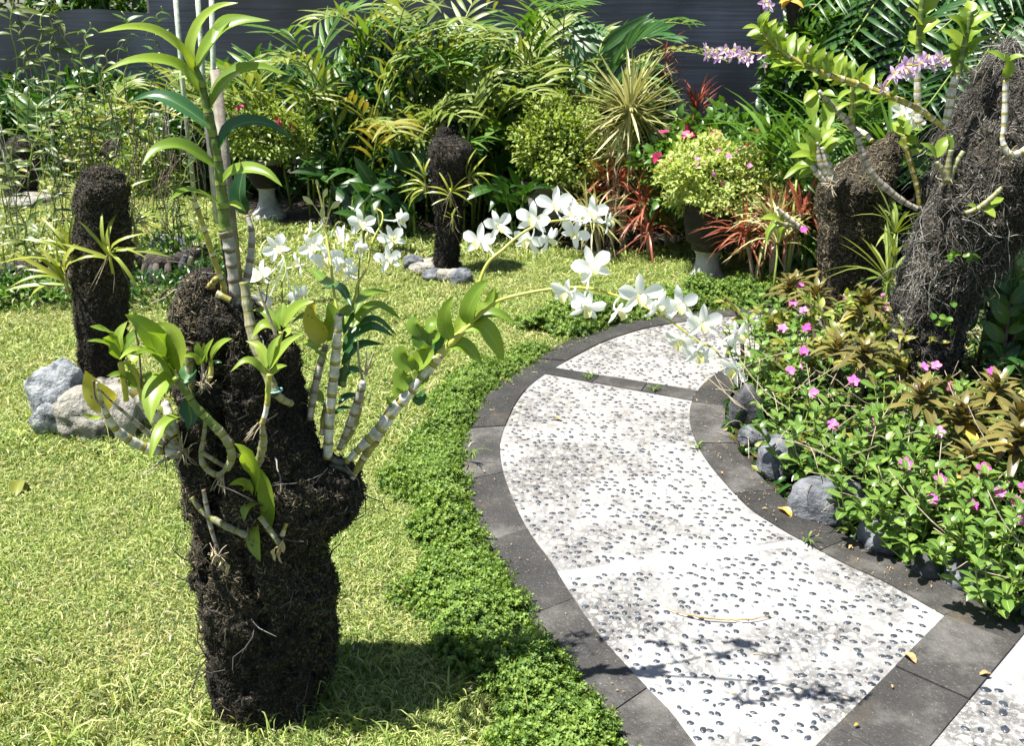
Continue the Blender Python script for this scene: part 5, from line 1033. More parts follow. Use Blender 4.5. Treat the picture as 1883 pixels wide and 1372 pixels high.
# grassy strap-leaved plants around the right stumps
def strap(name, label, u, v, Y, n, L, mat, up=1.0, grp=None, ratio=.07, cat='plant', dz=0, droop=(.1, .3, .5), onground=True):
    c = at(u, v, Y); root = thing(name, (c[0], c[1], 0 if onground else c[2]), label, cat, grp); ms = leafset(mat, ratio, droop, prof_strap, 7)
    part('stem', tube(Geo(), [[c[0], c[1], 0 if onground else c[2] - .03], [c[0], c[1], c[2]]], [.01, .006], 5), M['stem'], root); d = rdir(n, up)
    for q in d[d[:, 2] > -.2]: inst('leaf', ms[rng.integers(3)], rotm(q, nrm(np.array([0, 0, 1.0]) + q * .02 + rng.normal(0, .1, 3))), np.array([c[0], c[1], c[2]]) + q * .012, root, L * rng.uniform(.7, 1.15))
    return root
for u, v, Y, n, L, m, lb in ((1420, 300, 5.6, 26, .42, 'mid', 'strap leaved plant with upright green blades right of the bougainvillea'), (1465, 330, 5.3, 26, .38, 'mid', 'bright strap leaved plant left of the slanted stump top'), (1500, 255, 5.6, 22, .36, 'mid', 'fan leaved plant above the slanted stump'), (1575, 230, 5.3, 22, .34, 'mid', 'arching green plant behind the slanted stump top'), (1640, 290, 5.0, 22, .3, 'mid', 'striped arching plant between the slanted stump and the trunk'), 
                    (1645, 430, 4.5, 16, .22, 'ginger', 'yellow green arching plant low between stump and trunk'), (1635, 520, 4.2, 26, .3, 'ginger', 'pale striped arching plant at the foot of the leaning trunk'), (1430, 450, 5.1, 20, .26, 'star', 'dry tan strap plant at the foot of the slanted stump')):
    strap('strap_plant', lb, u, v, Y, n, L, m)

# hanging and climbing orchids at the upper left
def climber(label, stems, Y, seg=.036, Lf=.105, mat='olive', grp='climbing orchids at the upper left', ratio=.26, rts=4):
    b = at(stems[0][0][0], stems[0][0][1], Y); root = thing('climbing_orchid', (b[0], Y, 0), label, 'climbing orchid', grp); ms = leafset(mat, ratio, (.05, .2, .4)); RG = Geo()
    for k, st in enumerate(stems):
        P = spline(A(st, Y + rng.normal(0, .15)), 10 * len(st)); P = P + np.c_[.012 * np.sin(np.arange(len(P)) * .9 + k), np.zeros(len(P)), np.zeros(len(P))]; part('stem', tube(Geo(), P, [.0042, .003], 5), M['stem'], root)
        s = np.concatenate([[0], np.cumsum(np.linalg.norm(np.diff(P, axis=0), axis=1))]); n = int(s[-1] / seg)
        for j in range(n):
            q = np.array([np.interp(j * seg, s, P[:, i]) for i in range(3)]); sg = 1 if j % 2 else -1
            if rng.random() < .88: inst('leaf', ms[rng.integers(3)], rotm(nrm(np.array([sg, rng.normal(0, .5), rng.uniform(-.1, .7)])), nrm(np.array([rng.normal(0, .5), -.5, .9]) + rng.normal(0, .3, 3))), q, root, Lf * rng.uniform(.6, 1.2))
            if rng.random() < rts / n * 2:
                e = q + [rng.normal(0, .06), rng.normal(0, .05), -rng.uniform(.1, .5)]; tube(RG, spline(np.array([q, (q + e) / 2 + rng.normal(0, .02, 3), e]), 7), [.0025, .0015], 4, rng.random())
    if RG.n: part('aerial_root', RG, M['fibre_grey'], root, kind='stuff')
    return root
climber('climbing orchid with dark leaves at the left edge of the picture', [[(40, 560), (20, 380), (30, 200), (20, 0), (15, -40)], [(10, 520), (5, 300), (-10, 100)], [(60, 540), (45, 420), (10, 300), (-5, 200)]], 5.2)
climber('climbing orchid leaning from the lawn up to the left net', [[(45, 480), (55, 330), (48, 120), (30, 40)], [(50, 300), (90, 200), (70, 100), (85, 0), (80, -30)], [(40, 470), (95, 390), (90, 280), (60, 180)]], 5.6)
climber('climbing orchid with two long dark bare stems curving right', [[(170, 330), (160, 180), (115, 60), (85, -20)], [(100, 420), (110, 250), (95, 80), (98, -20)], [(200, 330), (190, 250), (150, 190), (120, 170)]], 5.9)
climber('climbing orchid mixed with yellow leaves behind the left stump', [[(60, 480), (70, 370), (150, 210), (230, 190), (370, 225)], [(120, 330), (160, 250), (250, 190), (330, 210)], [(20, 340), (80, 250), (140, 180), (200, 140)]], 6.1, mat='ginger_brown', Lf=.08)
climber('airy climbing orchid right of the left stump', [[(250, 460), (240, 330), (215, 240), (190, 150), (200, 90)], [(290, 440), (280, 330), (260, 260), (230, 200)], [(330, 430), (320, 320), (300, 250), (310, 150)]], 6.0, Lf=.075)
climber('thin leafy climber reaching up beside the pale poles', [[(215, 300), (225, 200), (235, 80), (225, 20)], [(270, 260), (280, 150), (285, 50), (300, 10)], [(160, 240), (150, 120), (165, 40)]], 6.6, Lf=.11, mat='mid')
climber('tangled climber on the black post', [[(370, 480), (360, 360), (340, 300), (355, 220)], [(300, 420), (330, 340), (370, 260), (385, 150)]], 5.6, Lf=.06)
# curtain of hanging aerial roots
g = Geo(); c = at(300, 380, 5.9)
for i in range(50):
    u = rng.normal(280, 60) if i % 3 else rng.uniform(0, 370); v = rng.uniform(170, 340); l = rng.uniform(60, 190); Y = rng.uniform(5.4, 6.5)
    P = A([(u, v), (u + rng.normal(0, 14), v + l * .35), (u + rng.normal(0, 20), v + l * .7), (u + rng.normal(0, 28), min(v + l, 452))], Y); tube(g, spline(P, 10), [.0035, .0016], 4, rng.random())
tag(part('hanging_roots', g, M['twig']), 'curtain of thin hanging aerial roots right of the left stump', 'roots', kind='stuff')
# dead leaves and dry stems at the back of the climbers
def vanda(label, u, v, Y, n, L, mat='vanda', a0=0, a1=6.28, grp='strap leaved orchids on stumps', ratio=.085, tilt=-.6, root=None):
    c = at(u, v, Y); root = thing('vanda_orchid', c, label, 'orchid', grp); ms = leafset(mat, ratio, (.1, .3, .5), prof_strap, 7); part('stem', tube(Geo(), [c - [0, -.01, .09], c + [0, 0, .02]], [.006, .004], 6), M['stem_y'], root)
    for i in range(n):
        a = a0 + (a1 - a0) * (i + .5) / n + rng.normal(0, .1); d = nrm(np.array([math.cos(a), rng.normal(-.25, .3), math.sin(a)])); inst('leaf', ms[rng.integers(3)], rotm(d, nrm(np.array([0, -.6, .8]) + rng.normal(0, .12, 3))), c + d * .008 - [0, 0, .004 * i], root, L * rng.uniform(.55, .95))
    g = Geo()
    for i in range(6): e = c + [rng.normal(0, .04), rng.normal(0, .02), -rng.uniform(.05, .2)]; tube(g, spline(np.array([c, (c + e) / 2 + rng.normal(0, .012, 3), e]), 6), [.0016, .001], 4)
    part('aerial_root', g, M['drytwig'], root, kind='stuff'); return root
vanda('yellow green strap orchid standing at the left side of the left stump', 118, 500, 3.82, 15, .24, a0=.6, a1=3.3)
vanda('second strap orchid just above it, leaning on the left stump', 128, 452, 3.86, 9, .2, a0=.9, a1=3.0)
vanda('yellow strap orchid spreading across the front of the left stump', 200, 462, 3.76, 9, .23, a0=-.7, a1=3.3, mat='vanda')
vanda('small strap orchid rising at the right shoulder of the left stump', 226, 370, 3.95, 5, .16, a0=.7, a1=1.7)
vanda('thin leaved strap orchid behind the right side of the left stump', 246, 410, 4.0, 7, .14, a0=-.3, a1=1.9)
vanda('yellow strap orchid on the left of the slim middle stump', 782, 335, 5.85, 11, .2, a0=1.2, a1=4.0)
vanda('strap orchid with arching gold leaves on the front of the slim stump', 828, 352, 5.75, 9, .18, a0=-.6, a1=3.6)
vanda('strap orchid on the top right of the slim stump', 862, 320, 5.85, 8, .18, a0=-1.0, a1=1.8)
vanda('tiny strap orchid low on the slim stump', 832, 398, 5.78, 5, .07, a0=0, a1=3.14, mat='vanda')
# ================================================================== the bed at the right of the walk
def prof_round(t): return np.clip(.12 + .95 * np.sin(np.pi * np.clip(t, 0, 1) ** 1.15), 0, 1) ** .75 * np.where(t > .97, .3, 1)
def vinca_proto(x, y, label, seed, nst=8, h=.27, wide=.18):
    root = thing('periwinkle', (x, y, 0.0), label, 'periwinkle', 'pink periwinkles in the right bed'); ms = leafset('vinca', .52, (.05, .15, .28), prof_round); b = np.array([x, y, 0.0])
    for i in range(nst):
        a = i * 6.28 / nst + rng.uniform(-.3, .3); r = wide * rng.uniform(.35, 1.1); hh = h * rng.uniform(.7, 1.12); e = b + [r * math.cos(a), r * math.sin(a), hh]
        P = bez(b + [rng.normal(0, .012), rng.normal(0, .012), 0], b + [r * .75 * math.cos(a), r * .75 * math.sin(a), hh * .45], e, 10); part('stem', tube(Geo(), P, [.0032, .0018], 5), M['stem'], root)
        for k in range(5):
            t = .35 + .62 * k / 4; p = P[int(t * 9)]; ph = k * 1.57 + a
            for s in (0, math.pi): d = nrm(np.array([math.cos(ph + s), math.sin(ph + s), .35 + .3 * (k == 4)]) + rng.normal(0, .15, 3)); inst('leaf', ms[rng.integers(3)], rotm(d, nrm(np.array([0, 0, 1.0]) + rng.normal(0, .2, 3))), p, root, rng.uniform(.036, .062))
        for s in range(3): ph = s * 2.1 + a; d = nrm(np.array([math.cos(ph), math.sin(ph), .9])); inst('leaf', ms[rng.integers(3)], rotm(d, nrm(np.array([-d[0], -d[1], 1.0]))), e, root, rng.uniform(.03, .045))
        if i < seed: inst('flower', FL_PINK, rotm(nrm(np.array([1, 0, .1])), nrm(np.array([rng.normal(0, .3), -.75, .8]))), e + [0, -.008, .018], root, rng.uniform(.019, .024))
    return root
VP = []
vl = [(1465, 755, 'periwinkle with a cluster of pink flowers over the dark boulder', 3), (1512, 815, 'periwinkle with bright leaves over the small boulders', 2), (1580, 885, 'periwinkle overhanging the largest boulder with one big pink flower', 1), (1425, 590, 'periwinkle at the far corner of the walk', 2), (1400, 640, 'sparse periwinkle touching the lowest white blooms', 2), (1415, 680, 'periwinkle beside the end of the cross band', 1), (1440, 690, 'periwinkle behind the dark boulder', 2), (1545, 790, 'periwinkle with glossy broad leaves at mid bed', 1), 
      (1640, 820, 'periwinkle between the largest boulder and the trunk foot', 1), (1650, 905, 'periwinkle trailing toward the pale boulder', 1), (1712, 950, 'periwinkle trailing over the pale boulder', 2), (1795, 945, 'periwinkle near the rough coral stone', 1), (1855, 985, 'periwinkle in the lower right corner with pink flowers', 3), (1800, 930, 'periwinkle in front of the copper rosettes at the right edge', 1), (1720, 900, 'periwinkle under the largest copper rosette', 1), (1650, 760, 'periwinkle at the left foot of the leaning trunk', 2), (1735, 745, 'periwinkle with pink flowers at the right foot of the trunk', 3), (1800, 770, 'periwinkle right of the trunk foot', 1), (1865, 830, 'periwinkle half cut by the right edge', 1),
      (1480, 620, 'periwinkle in front of the slanted stump', 2), (1545, 600, 'periwinkle with pink flowers at the foot of the slanted stump', 3), (1600, 560, 'periwinkle between slanted stump and trunk', 2), (1870, 930, 'leafy periwinkle without flowers at the right edge', 0), (1865, 1035, 'low periwinkle sprig over the corner slab', 0), (1680, 845, 'periwinkle in front of the trunk foot', 0), (1560, 510, 'periwinkle beside the pale arching plant', 1)]
for i, (u, v, lb, nf) in enumerate(vl):
    z = .21; p = gnd(u, v, z); p = (p[0] + .02, p[1] + .07); sc = rng.uniform(.85, 1.1)
    if i < 4 or nf == 0 and not any(q[1] == 0 for q in VP):
        r = vinca_proto(p[0], p[1], lb, nf); VP.append((r, nf))
    else:
        cand = [q for q in VP if q[1] == nf] or [q for q in VP if abs(q[1] - nf) <= 1]; src = cand[rng.integers(len(cand))][0]; copy_tree(src, (p[0], p[1], 0), rng.uniform(0, 6.28) if nf < 1 else rng.uniform(-.6, .6), sc, lb)
# low ground cover of dark little leaves under everything
n = 9000; lo_, hi_ = bedR.min(0), np.minimum(bedR.max(0), [4.5, 7]); P = np.c_[rng.uniform(lo_[0], hi_[0], n * 2), rng.uniform(lo_[1], hi_[1], n * 2)]
P = P[inpoly(P[:, 0], P[:, 1], bedR)]; n = len(P); z = np.clip(.10 + .10 * fbm(np.c_[P * 4, P[:, 0] * 0], 3, 8), .01, .26) * rng.uniform(.2, 1, n); ctr = bedR.mean(0)
edge = np.min(np.linalg.norm(P[:, None] - RO[None, ::4], axis=2), axis=1); z = z * np.clip(edge / .22, .1, 1)
tm = [leaf_tm(.42, q, None, n=4) for q in (.05, .2, .35)]; d = rdir(n, .5); Mx = rotm(d, nrm(rng.normal(0, .35, (n, 3)) + [0, 0, 1.0])) * rng.uniform(.03, .07, n)[:, None, None]; g = Geo()
for i in range(3): g.scatter(tm[i], Mx[i::3], np.c_[P, z][i::3], rng.random(len(Mx[i::3])))
z2 = z * 1.25 + .02; g2 = Geo(); k = rng.random(n) < .33; d = rdir(n, .3)[k]; Mx2 = rotm(d, nrm(rng.normal(0, .5, (k.sum(), 3)) + [0, -.2, 1.0])) * rng.uniform(.025, .055, k.sum())[:, None, None]
for i in range(3): g2.scatter(tm[i], Mx2[i::3], np.c_[P + .01, z2][k][i::3], rng.random(len(Mx2[i::3])))
tag(part('mottled_ground_cover', g2, M['olive2']), 'thin yellow brown mottled foliage scattered through the right bed', 'ground cover', kind='stuff')
tag(part('ground_cover', g, M['dark']), 'tangle of small dark leaves filling the right bed between the larger plants', 'ground cover', kind='stuff')
g = Geo()
for i in range(700):
    q = P[rng.integers(n)]; a = rng.uniform(0, 6.28); l = rng.uniform(.06, .25); zz = rng.uniform(.01, .2); tube(g, bez([*q, zz], [q[0] + l * .5 * math.cos(a), q[1] + l * .5 * math.sin(a), zz + rng.uniform(0, .1)], [q[0] + l * math.cos(a), q[1] + l * math.sin(a), zz + rng.uniform(-.02, .16)], 5), [.0022, .0012], 4, rng.random())
tag(part('dry_twigs', g, M['drytwig']), 'tangle of dry tan twigs and stalks among the plants of the right bed', 'twigs', kind='stuff')

# copper rosettes
def rosette_proto(x, y, label, yel, h=.22, L=.13, n=26, mat='rosette'):
    root = thing('copper_rosette_plant', (x, y, 0.0), label, 'foliage plant', 'copper leaved rosettes in the right bed'); ms = leafset(mat, .27, (.2, .4, .62), prof_round, n=8); my = leafset('rosette_y', .3, (.25, .42, .6), n=8)
    part('stem', tube(Geo(), bez([x, y, 0], [x + .01, y, h * .5], [x, y, h], 6), [.008, .007], 6), M['twig'], root); b = np.array([x, y, h])
    for i in range(n):
        t = i / n; a = i * 2.4; el = 1.15 - 1.25 * (1 - t); d = nrm(np.array([math.cos(a) * math.cos(el * 1.2), math.sin(a) * math.cos(el * 1.2), math.sin(el) * .9 + .15])); low = i < yel
        inst('leaf', (my if low else ms)[rng.integers(3)], rotm(d, nrm(np.array([0, 0, 1.0]) - d * .2)), b + [0, 0, -.05 + .06 * t], root, L * (1.0 - .4 * t) * rng.uniform(.85, 1.1), 'yellow orange ageing leaf' if low else None)
    return root
rl = [(1590, 655, .30, 'olive copper rosette with yellow lower leaves left of the trunk', 2), (1768, 768, .26, 'copper rosette with orange lower leaves right of the trunk foot', 4), (1780, 850, .22, 'largest copper rosette, glossy, above the lower periwinkles', 4), (1592, 560, .33, 'dark copper rosette with two yellow leaves below the slanted stump', 2), (1525, 497, .3, 'highest reddish rosette in front of the slanted stump', 0), (1462, 525, .26, 'tan rosette at the far end of the bed', 0), (1450, 560, .22, 'low tan rosette above the far kerb', 0), (1500, 545, .3, 'tan rosette left of the slanted stump foot', 0), (1685, 800, .16, 'bronze rosette in front of the trunk foot', 0), (1868, 800, .24, 'copper rosette at the right edge, upper one', 0), (1862, 868, .2, 'copper rosette at the right edge, lower one', 2), (1540, 640, .26, 'small olive rosette left of the yellow leaved one', 0), (1830, 720, .3, 'bronze rosette behind the right periwinkles', 0)]
RP = {}
for i, (u, v, h, lb, ye) in enumerate(rl):
    p = gnd(u, v, h)
    if ye not in RP: RP[ye] = (rosette_proto(p[0], p[1], lb, ye, h), h)
    else: copy_tree(RP[ye][0], (p[0], p[1], h - RP[ye][1] if False else 0), rng.uniform(0, 6.28), h / RP[ye][1] if .8 < h / RP[ye][1] < 1.3 else 1.0, lb)
# looser mixed plants in the far half of the bed
for u, v, Y, lb, m, L, h in ((1440, 600, 4.3, 'loose thin stemmed plant with yellow green leaves at the far bend', 'olive2', .055, .26), (1480, 665, 4.0, 'loose mottled plant behind the pink cluster', 'olive2', .055, .32), (1550, 625, 4.1, 'loose leafy plant below the tan rosettes', 'shrubgreen', .05, .34), (1625, 600, 4.1, 'yellow green loose plant between the two right stumps', 'shrubgreen', .06, .36), (1530, 720, 3.8, 'loose yellow brown plant in the middle of the bed', 'olive2', .055, .3), (1640, 700, 3.75, 'loose mottled plant touching the trunk foot on its left', 'olive2', .055, .34), (1840, 880, 3.2, 'loose mottled plant among the right rosettes', 'olive2', .055, .3), (1750, 800, 3.4, 'loose mottled plant below the trunk foot', 'olive2', .05, .28)):
    c = at(u, v, Y); ginger(lb, c[0], Y, 7, h, L=L, ratio=.42, mat=m, nl=11, lean=(0, 0), arch=.5, spread=.22, stemmat='twig', name='mixed_plant', t0=.3, jit=.7)
# leafy stalks at the right edge
for u, v, Y, lb, m, L in ((1850, 590, 3.9, 'bright green broad leaved plant right of the trunk', 'mid', .11), (1900, 520, 3.7, 'bright green leafy plant at the right edge', 'mid', .12), (1880, 660, 3.8, 'leafy plant with upright brown stalks at the right edge', 'mid', .09), (1830, 690, 3.95, 'dark leafy plant in the shade of the trunk', 'dark', .09), (1890, 720, 3.5, 'dark leafy plant cut by the right edge', 'dark', .09)):
    c = at(u, v, Y); ginger(lb, c[0] + .03, c[1], 6, max(.35, c[2] + .12), L=L, ratio=.42, mat=m, nl=11, lean=(0, 0), arch=.35, spread=.2, stemmat='twig', name='leafy_plant', t0=.3, jit=.6)

# ================================================================== orchids on the right stumps
YR = 3.5
def olf(root, u0, v0, u1, v1, wd, Y, mat='orchid', bend=0.12, rnd=None, n=8, label=None):
    dx, dy = u1 - u0, v1 - v0; mx, my = (u0 + u1) / 2 - dy * bend * np.sign(dx or 1) * -1, (v0 + v1) / 2 - abs(dx) * bend
    return leaf(root, [(u0, v0), (mx, my), (u1, v1)], wd, Y, rng.uniform(-.06, .06), mat, n, rnd=rng.uniform(.4, .95) if rnd is None else rnd)
q = thing('cane_orchid', at(1730, 232, YR), 'long orchid cane with paired leaves reaching left from the leaning trunk', 'orchid', 'orchids on the right stumps')
cane(q, [(1738, 234), (1729, 228), (1681, 196), (1626, 173), (1569, 151), (1517, 135), (1460, 109), (1421, 80), (1399, 52)], [4, 5, 5, 5, 4, 3], YR, .0, 'cane_yellow', 8, seg=.06)
Pq = spline(np.array([(1640, 178), (1569, 151), (1517, 135), (1460, 109), (1421, 80), (1399, 52)], float), 20)
for i, (u, v) in enumerate(Pq):
    s = .55 + .45 * math.sin(.3 + i / 19 * 2.6); olf(q, u, v, u + 8 + rng.normal(0, 5), v - 44 * s - 4, 17 * s + 2, YR, bend=.15)
    olf(q, u, v, u - 44 * s + rng.normal(0, 4), v + 4 + rng.normal(0, 5) - (6 if i > 14 else 0), 15 * s + 2, YR, bend=.1, rnd=.9)
for pts, Y in (([(1735, 236), (1681, 196)], YR),): pass
q = thing('cane_orchid', at(1690, 385, YR + .3), 'orchid with a long bare grey cane crossing in front of the slanted stump', 'orchid', 'orchids on the right stumps')
cane(q, [(1688, 384), (1664, 372), (1642, 356), (1604, 321), (1585, 279), (1578, 250), (1569, 237), (1550, 215), (1527, 192), (1505, 167)], [4, 5, 6, 6, 5, 5, 5, 4], YR + .3, .0, 'cane_grey', 8, seg=.08)
cane(q, [(1604, 260), (1590, 245), (1571, 238)], [4, 5], YR + .3, .1, 'cane_white', 8, seg=.1); cane(q, [(1572, 240), (1564, 215), (1566, 190), (1567, 160)], [4, 3, 3], YR + .3, 0, 'cane_yellow', 8)
for a in ((1505, 170, 1495, 225, 20), (1515, 185, 1518, 240, 20), (1520, 188, 1545, 200, 14), (1505, 167, 1478, 190, 14), (1500, 165, 1490, 140, 14), (1510, 172, 1535, 175, 12), (1567, 165, 1540, 185, 10), (1568, 175, 1600, 165, 10), (1567, 190, 1535, 205, 10), (1567, 195, 1605, 190, 10), (1567, 205, 1600, 212, 10), (1566, 160, 1560, 135, 8)): olf(q, *a, YR + .3)
q = thing('cane_orchid', at(1687, 195, YR + .1), 'upright orchid cane with white and yellow bands and bright leaves at the top', 'orchid', 'orchids on the right stumps')
cane(q, [(1690, 225), (1688, 190), (1687, 130), (1688, 96)], [7, 6, 5], YR + .1, 0, 'cane_white', 8, seg=.1); cane(q, [(1688, 96), (1692, 40), (1698, -20)], [5, 5, 4], YR + .1, 0, 'cane_green', 8)
for a in ((1688, 85, 1672, 57, 26), (1690, 60, 1730, 38, 26), (1692, 45, 1664, 18, 28), (1694, 30, 1728, -5, 26), (1696, 10, 1676, -20, 26), (1697, 0, 1722, -30, 22)): olf(q, *a, YR + .1, rnd=.95)
q = thing('cane_orchid', at(1740, 225, YR + .15), 'upright leafy orchid cane with many pointed leaves left of the leaning trunk top', 'orchid', 'orchids on the right stumps')
cane(q, [(1736, 236), (1742, 215), (1752, 160), (1761, 135)], [5, 7, 7, 6], YR + .15, 0, 'cane_white', 8, seg=.12); cane(q, [(1761, 135), (1774, 80), (1784, 20)], [6, 5, 4], YR + .15, 0, 'cane_green', 8)
for a in ((1762, 135, 1738, 100, 22), (1764, 125, 1788, 135, 20), (1767, 112, 1742, 80, 24), (1768, 108, 1798, 70, 24), (1771, 92, 1732, 55, 24), (1774, 90, 1812, 97, 18), (1776, 75, 1808, 52, 24), (1778, 68, 1742, 28, 24), (1780, 50, 1828, 24, 22), (1781, 45, 1760, 15, 24), (1783, 30, 1800, 10, 20), (1784, 22, 1778, 0, 18), (1770, 100, 1830, 65, 12)): olf(q, *a, YR + .15)
q = thing('cane_orchid', at(1853, 285, 3.45), 'orchid with one long pale cane hanging down the face of the leaning trunk', 'orchid', 'orchids on the right stumps')
cane(q, [(1849, 146), (1848, 200), (1846, 235), (1843, 255), (1850, 275), (1862, 284), (1880, 278), (1895, 265)], [5, 5, 4, 5, 6, 5], 3.45, -.03, 'cane_white', 8, seg=.11)
for a in ((1850, 146, 1846, 96, 18), (1848, 112, 1812, 94, 12), (1852, 112, 1886, 104, 12)): olf(q, *a, 3.45, rnd=.3)
roots(q, 1855, 284, 3.44, 16, 20, (0, 6.28))
q = thing('cane_orchid', at(1742, 330, 3.45), 'small orchid of three splayed canes on the left flank of the leaning trunk', 'orchid', 'orchids on the right stumps')
for pts, r in (([(1740, 330), (1732, 312), (1722, 298)], [5, 4]), ([(1743, 332), (1744, 300), (1748, 275)], [6, 5]), ([(1746, 332), (1758, 300), (1772, 278)], [5, 4])): cane(q, pts, r, 3.45, 0, 'cane_olive', 8, seg=.05)
for a in ((1722, 290, 1692, 262, 14), (1724, 290, 1752, 248, 18), (1748, 275, 1740, 245, 10)): olf(q, *a, 3.45)
roots(q, 1743, 334, 3.46, 14, 18, (0, 6.28))
q = thing('cane_orchid', at(1800, 383, 3.45), 'low orchid with a fan of leaves on the middle of the leaning trunk', 'orchid', 'orchids on the right stumps')
cane(q, [(1775, 392), (1800, 382), (1825, 362), (1842, 345)], [4, 5, 4], 3.45, 0, 'cane_olive', 8)
for a in ((1800, 385, 1778, 378, 12), (1812, 388, 1846, 364, 18), (1808, 384, 1830, 400, 14), (1820, 366, 1808, 372, 10)): olf(q, *a, 3.45, rnd=.9)
for k, (u, v, lb) in enumerate(((1752, 470, 'small seedling with four leaves on the trunk, left one'), (1786, 474, 'small seedling with four leaves on the trunk, right one'), (1742, 600, 'leafy vine seedling low on the leaning trunk'))):
    q = thing('seedling', at(u, v, 3.52), lb, 'seedling'); cane(q, [(u - 4, v + 8), (u, v)], [1.5, 1], 3.52, 0, 'stem')
    for j in range(4 + 4 * (k == 2)): a = j * 1.57 + rng.uniform(-.3, .3); du = rng.normal(0, 12) if k == 2 else 0; dv = rng.normal(0, 20) if k == 2 else 0; olf(q, u + du, v + dv, u + du + 17 * math.cos(a), v + dv + 13 * math.sin(a), 11, 3.5, 'mid', rnd=.8)
# clump of white canes and leaves at the left of the slanted stump
q = thing('cane_orchid', at(1518, 335, 4.55), 'leafy orchid with bunched white canes on the left edge of the slanted stump', 'orchid', 'orchids on the right stumps')
for pts in ([(1524, 335), (1508, 300), (1500, 262)], [(1530, 336), (1520, 300), (1512, 270)], [(1536, 336), (1526, 310), (1516, 280)], [(1518, 334), (1500, 315), (1492, 305)]): cane(q, pts, [4, 6, 4], 4.55, 0, 'cane_white', 8, seg=.2)
for a in ((1500, 300, 1462, 262, 18), (1498, 296, 1470, 240, 16), (1504, 270, 1480, 225, 16), (1506, 265, 1540, 236, 16), (1510, 275, 1545, 255, 16), (1502, 290, 1450, 290, 16), (1505, 305, 1455, 310, 16), (1500, 260, 1505, 215, 15), (1515, 285, 1548, 262, 14), (1498, 310, 1468, 330, 14), (1490, 305, 1440, 330, 12), (1512, 262, 1530, 222, 14)): olf(q, *a, 4.55)
roots(q, 1528, 338, 4.52, 14, 22, (0, 6.28))
# white flowered orchid between
q = thing('cane_orchid', at(1680, 380, 3.9), 'orchid with two round white flowers left of the leaning trunk', 'orchid', 'orchids on the right stumps')
cane(q, [(1692, 384), (1686, 340), (1672, 290), (1662, 250)], [4, 5, 5, 4], 3.9, 0, 'cane_yellow', 8)
for a in ((1662, 250, 1640, 225, 24), (1664, 245, 1688, 225, 26), (1664, 262, 1690, 262, 22), (1668, 275, 1650, 262, 20), (1660, 235, 1655, 200, 20), (1645, 200, 1632, 170, 18), (1664, 240, 1700, 238, 16), (1670, 290, 1695, 275, 14)): olf(q, *a, 3.9, rnd=.95)
for u, v, r_, yw in ((1658, 205, 20, -.3), (1680, 212, 23, .3), (1684, 228, 16, .2)): flower(q, u, v, r_, 3.85, yw, .2, 0, None, .95)
# pale cane orchid low beside the red plants
q = thing('cane_orchid', at(1460, 430, 4.9), 'low orchid with white canes lying among the red spiky plants', 'orchid', 'orchids on the right stumps')
cane(q, [(1480, 425), (1455, 405), (1428, 382)], [4, 5, 3], 4.9, 0, 'cane_white', 8, seg=.2); cane(q, [(1470, 415), (1445, 412), (1425, 408)], [4, 5, 3], 4.9, 0, 'cane_olive', 8)
for a in ((1440, 408, 1398, 402, 15), (1445, 412, 1405, 430, 15), (1450, 415, 1432, 440, 13), (1440, 405, 1448, 390, 12), (1430, 408, 1410, 450, 11)): olf(q, *a, 4.9, rnd=.8)
inst('flower', FL_PINK, rotm(np.array([1, 0, .1]), nrm(np.array([.2, -.8, .6]))), at(1478, 422, 4.85), q, .02)
# purple sprays
PP = [petal_mesh('petal', 1, w_, c_, pr_s, 'purple', .1) for w_, c_ in ((.5, .15), (.42, .25), (.5, -.05))]
q = thing('purple_orchid', at(1460, 130, YR + .05), 'orchid sprays of pale purple flowers held out in front of the net', 'orchid', 'orchids on the right stumps')
sA = stalk(q, [(1460, 122), (1420, 104), (1370, 94), (1330, 92), (1296, 90)], [1.6, 1], YR + .05, 0); sB = stalk(q, [(1530, 148), (1510, 118), (1480, 88), (1440, 72)], [1.6, 1], YR + .15, 0); sC = stalk(q, [(1622, 165), (1650, 135), (1680, 120), (1735, 112)], [1.6, 1], YR - .02, 0)
for u, v, r_, st in ((1296, 88, 10, sA), (1300, 102, 10, sA), (1312, 94, 11, sA), (1322, 106, 11, sA), (1334, 92, 12, sA), (1345, 102, 12, sA), (1352, 92, 12, sA), (1360, 104, 12, sA), (1372, 98, 12, sA), (1378, 110, 12, sA), (1404, 96, 14, sA), (1402, 122, 14, sA), (1436, 68, 12, sB), (1446, 78, 13, sB), (1460, 76, 13, sB), (1458, 90, 13, sB), (1482, 92, 13, sB), (1498, 112, 13, sB), (1515, 124, 13, sB), (1520, 108, 11, sB), (1624, 162, 14, sC), (1642, 138, 16, sC), (1655, 128, 15, sC), (1668, 120, 16, sC), (1672, 134, 14, sC), (1692, 116, 16, sC), (1704, 108, 15, sC), (1712, 122, 14, sC), (1728, 108, 14, sC), (1736, 116, 12, sC), (1718, 104, 12, sC)):
    flower(q, u, v, r_ * 1.1, (YR + .05) if u < 1420 else (YR + .15 if u < 1600 else YR - .02), rng.normal(0, .6), rng.uniform(-.2, .4), rng.uniform(0, 6), None, .95, petals=PP)
q = thing('hanging_orchid', at(1408, 8, 3.7), 'purple orchid hanging on a dark wire at the top edge', 'orchid'); part('wire', tube(Geo(), A([(1399, -60), (1400, 40)], 3.7), .003, 5), M['darkwood'], q)
for u, v in ((1404, 4), (1412, 12)): flower(q, u, v, 13, 3.7, .2, .2, rng.uniform(0, 6), None, .95, petals=PP)
q = thing('hanging_orchid', at(1455, 0, 4.0), 'dry hanging orchid clump with dark dangling roots at the top edge', 'orchid'); g = Geo()
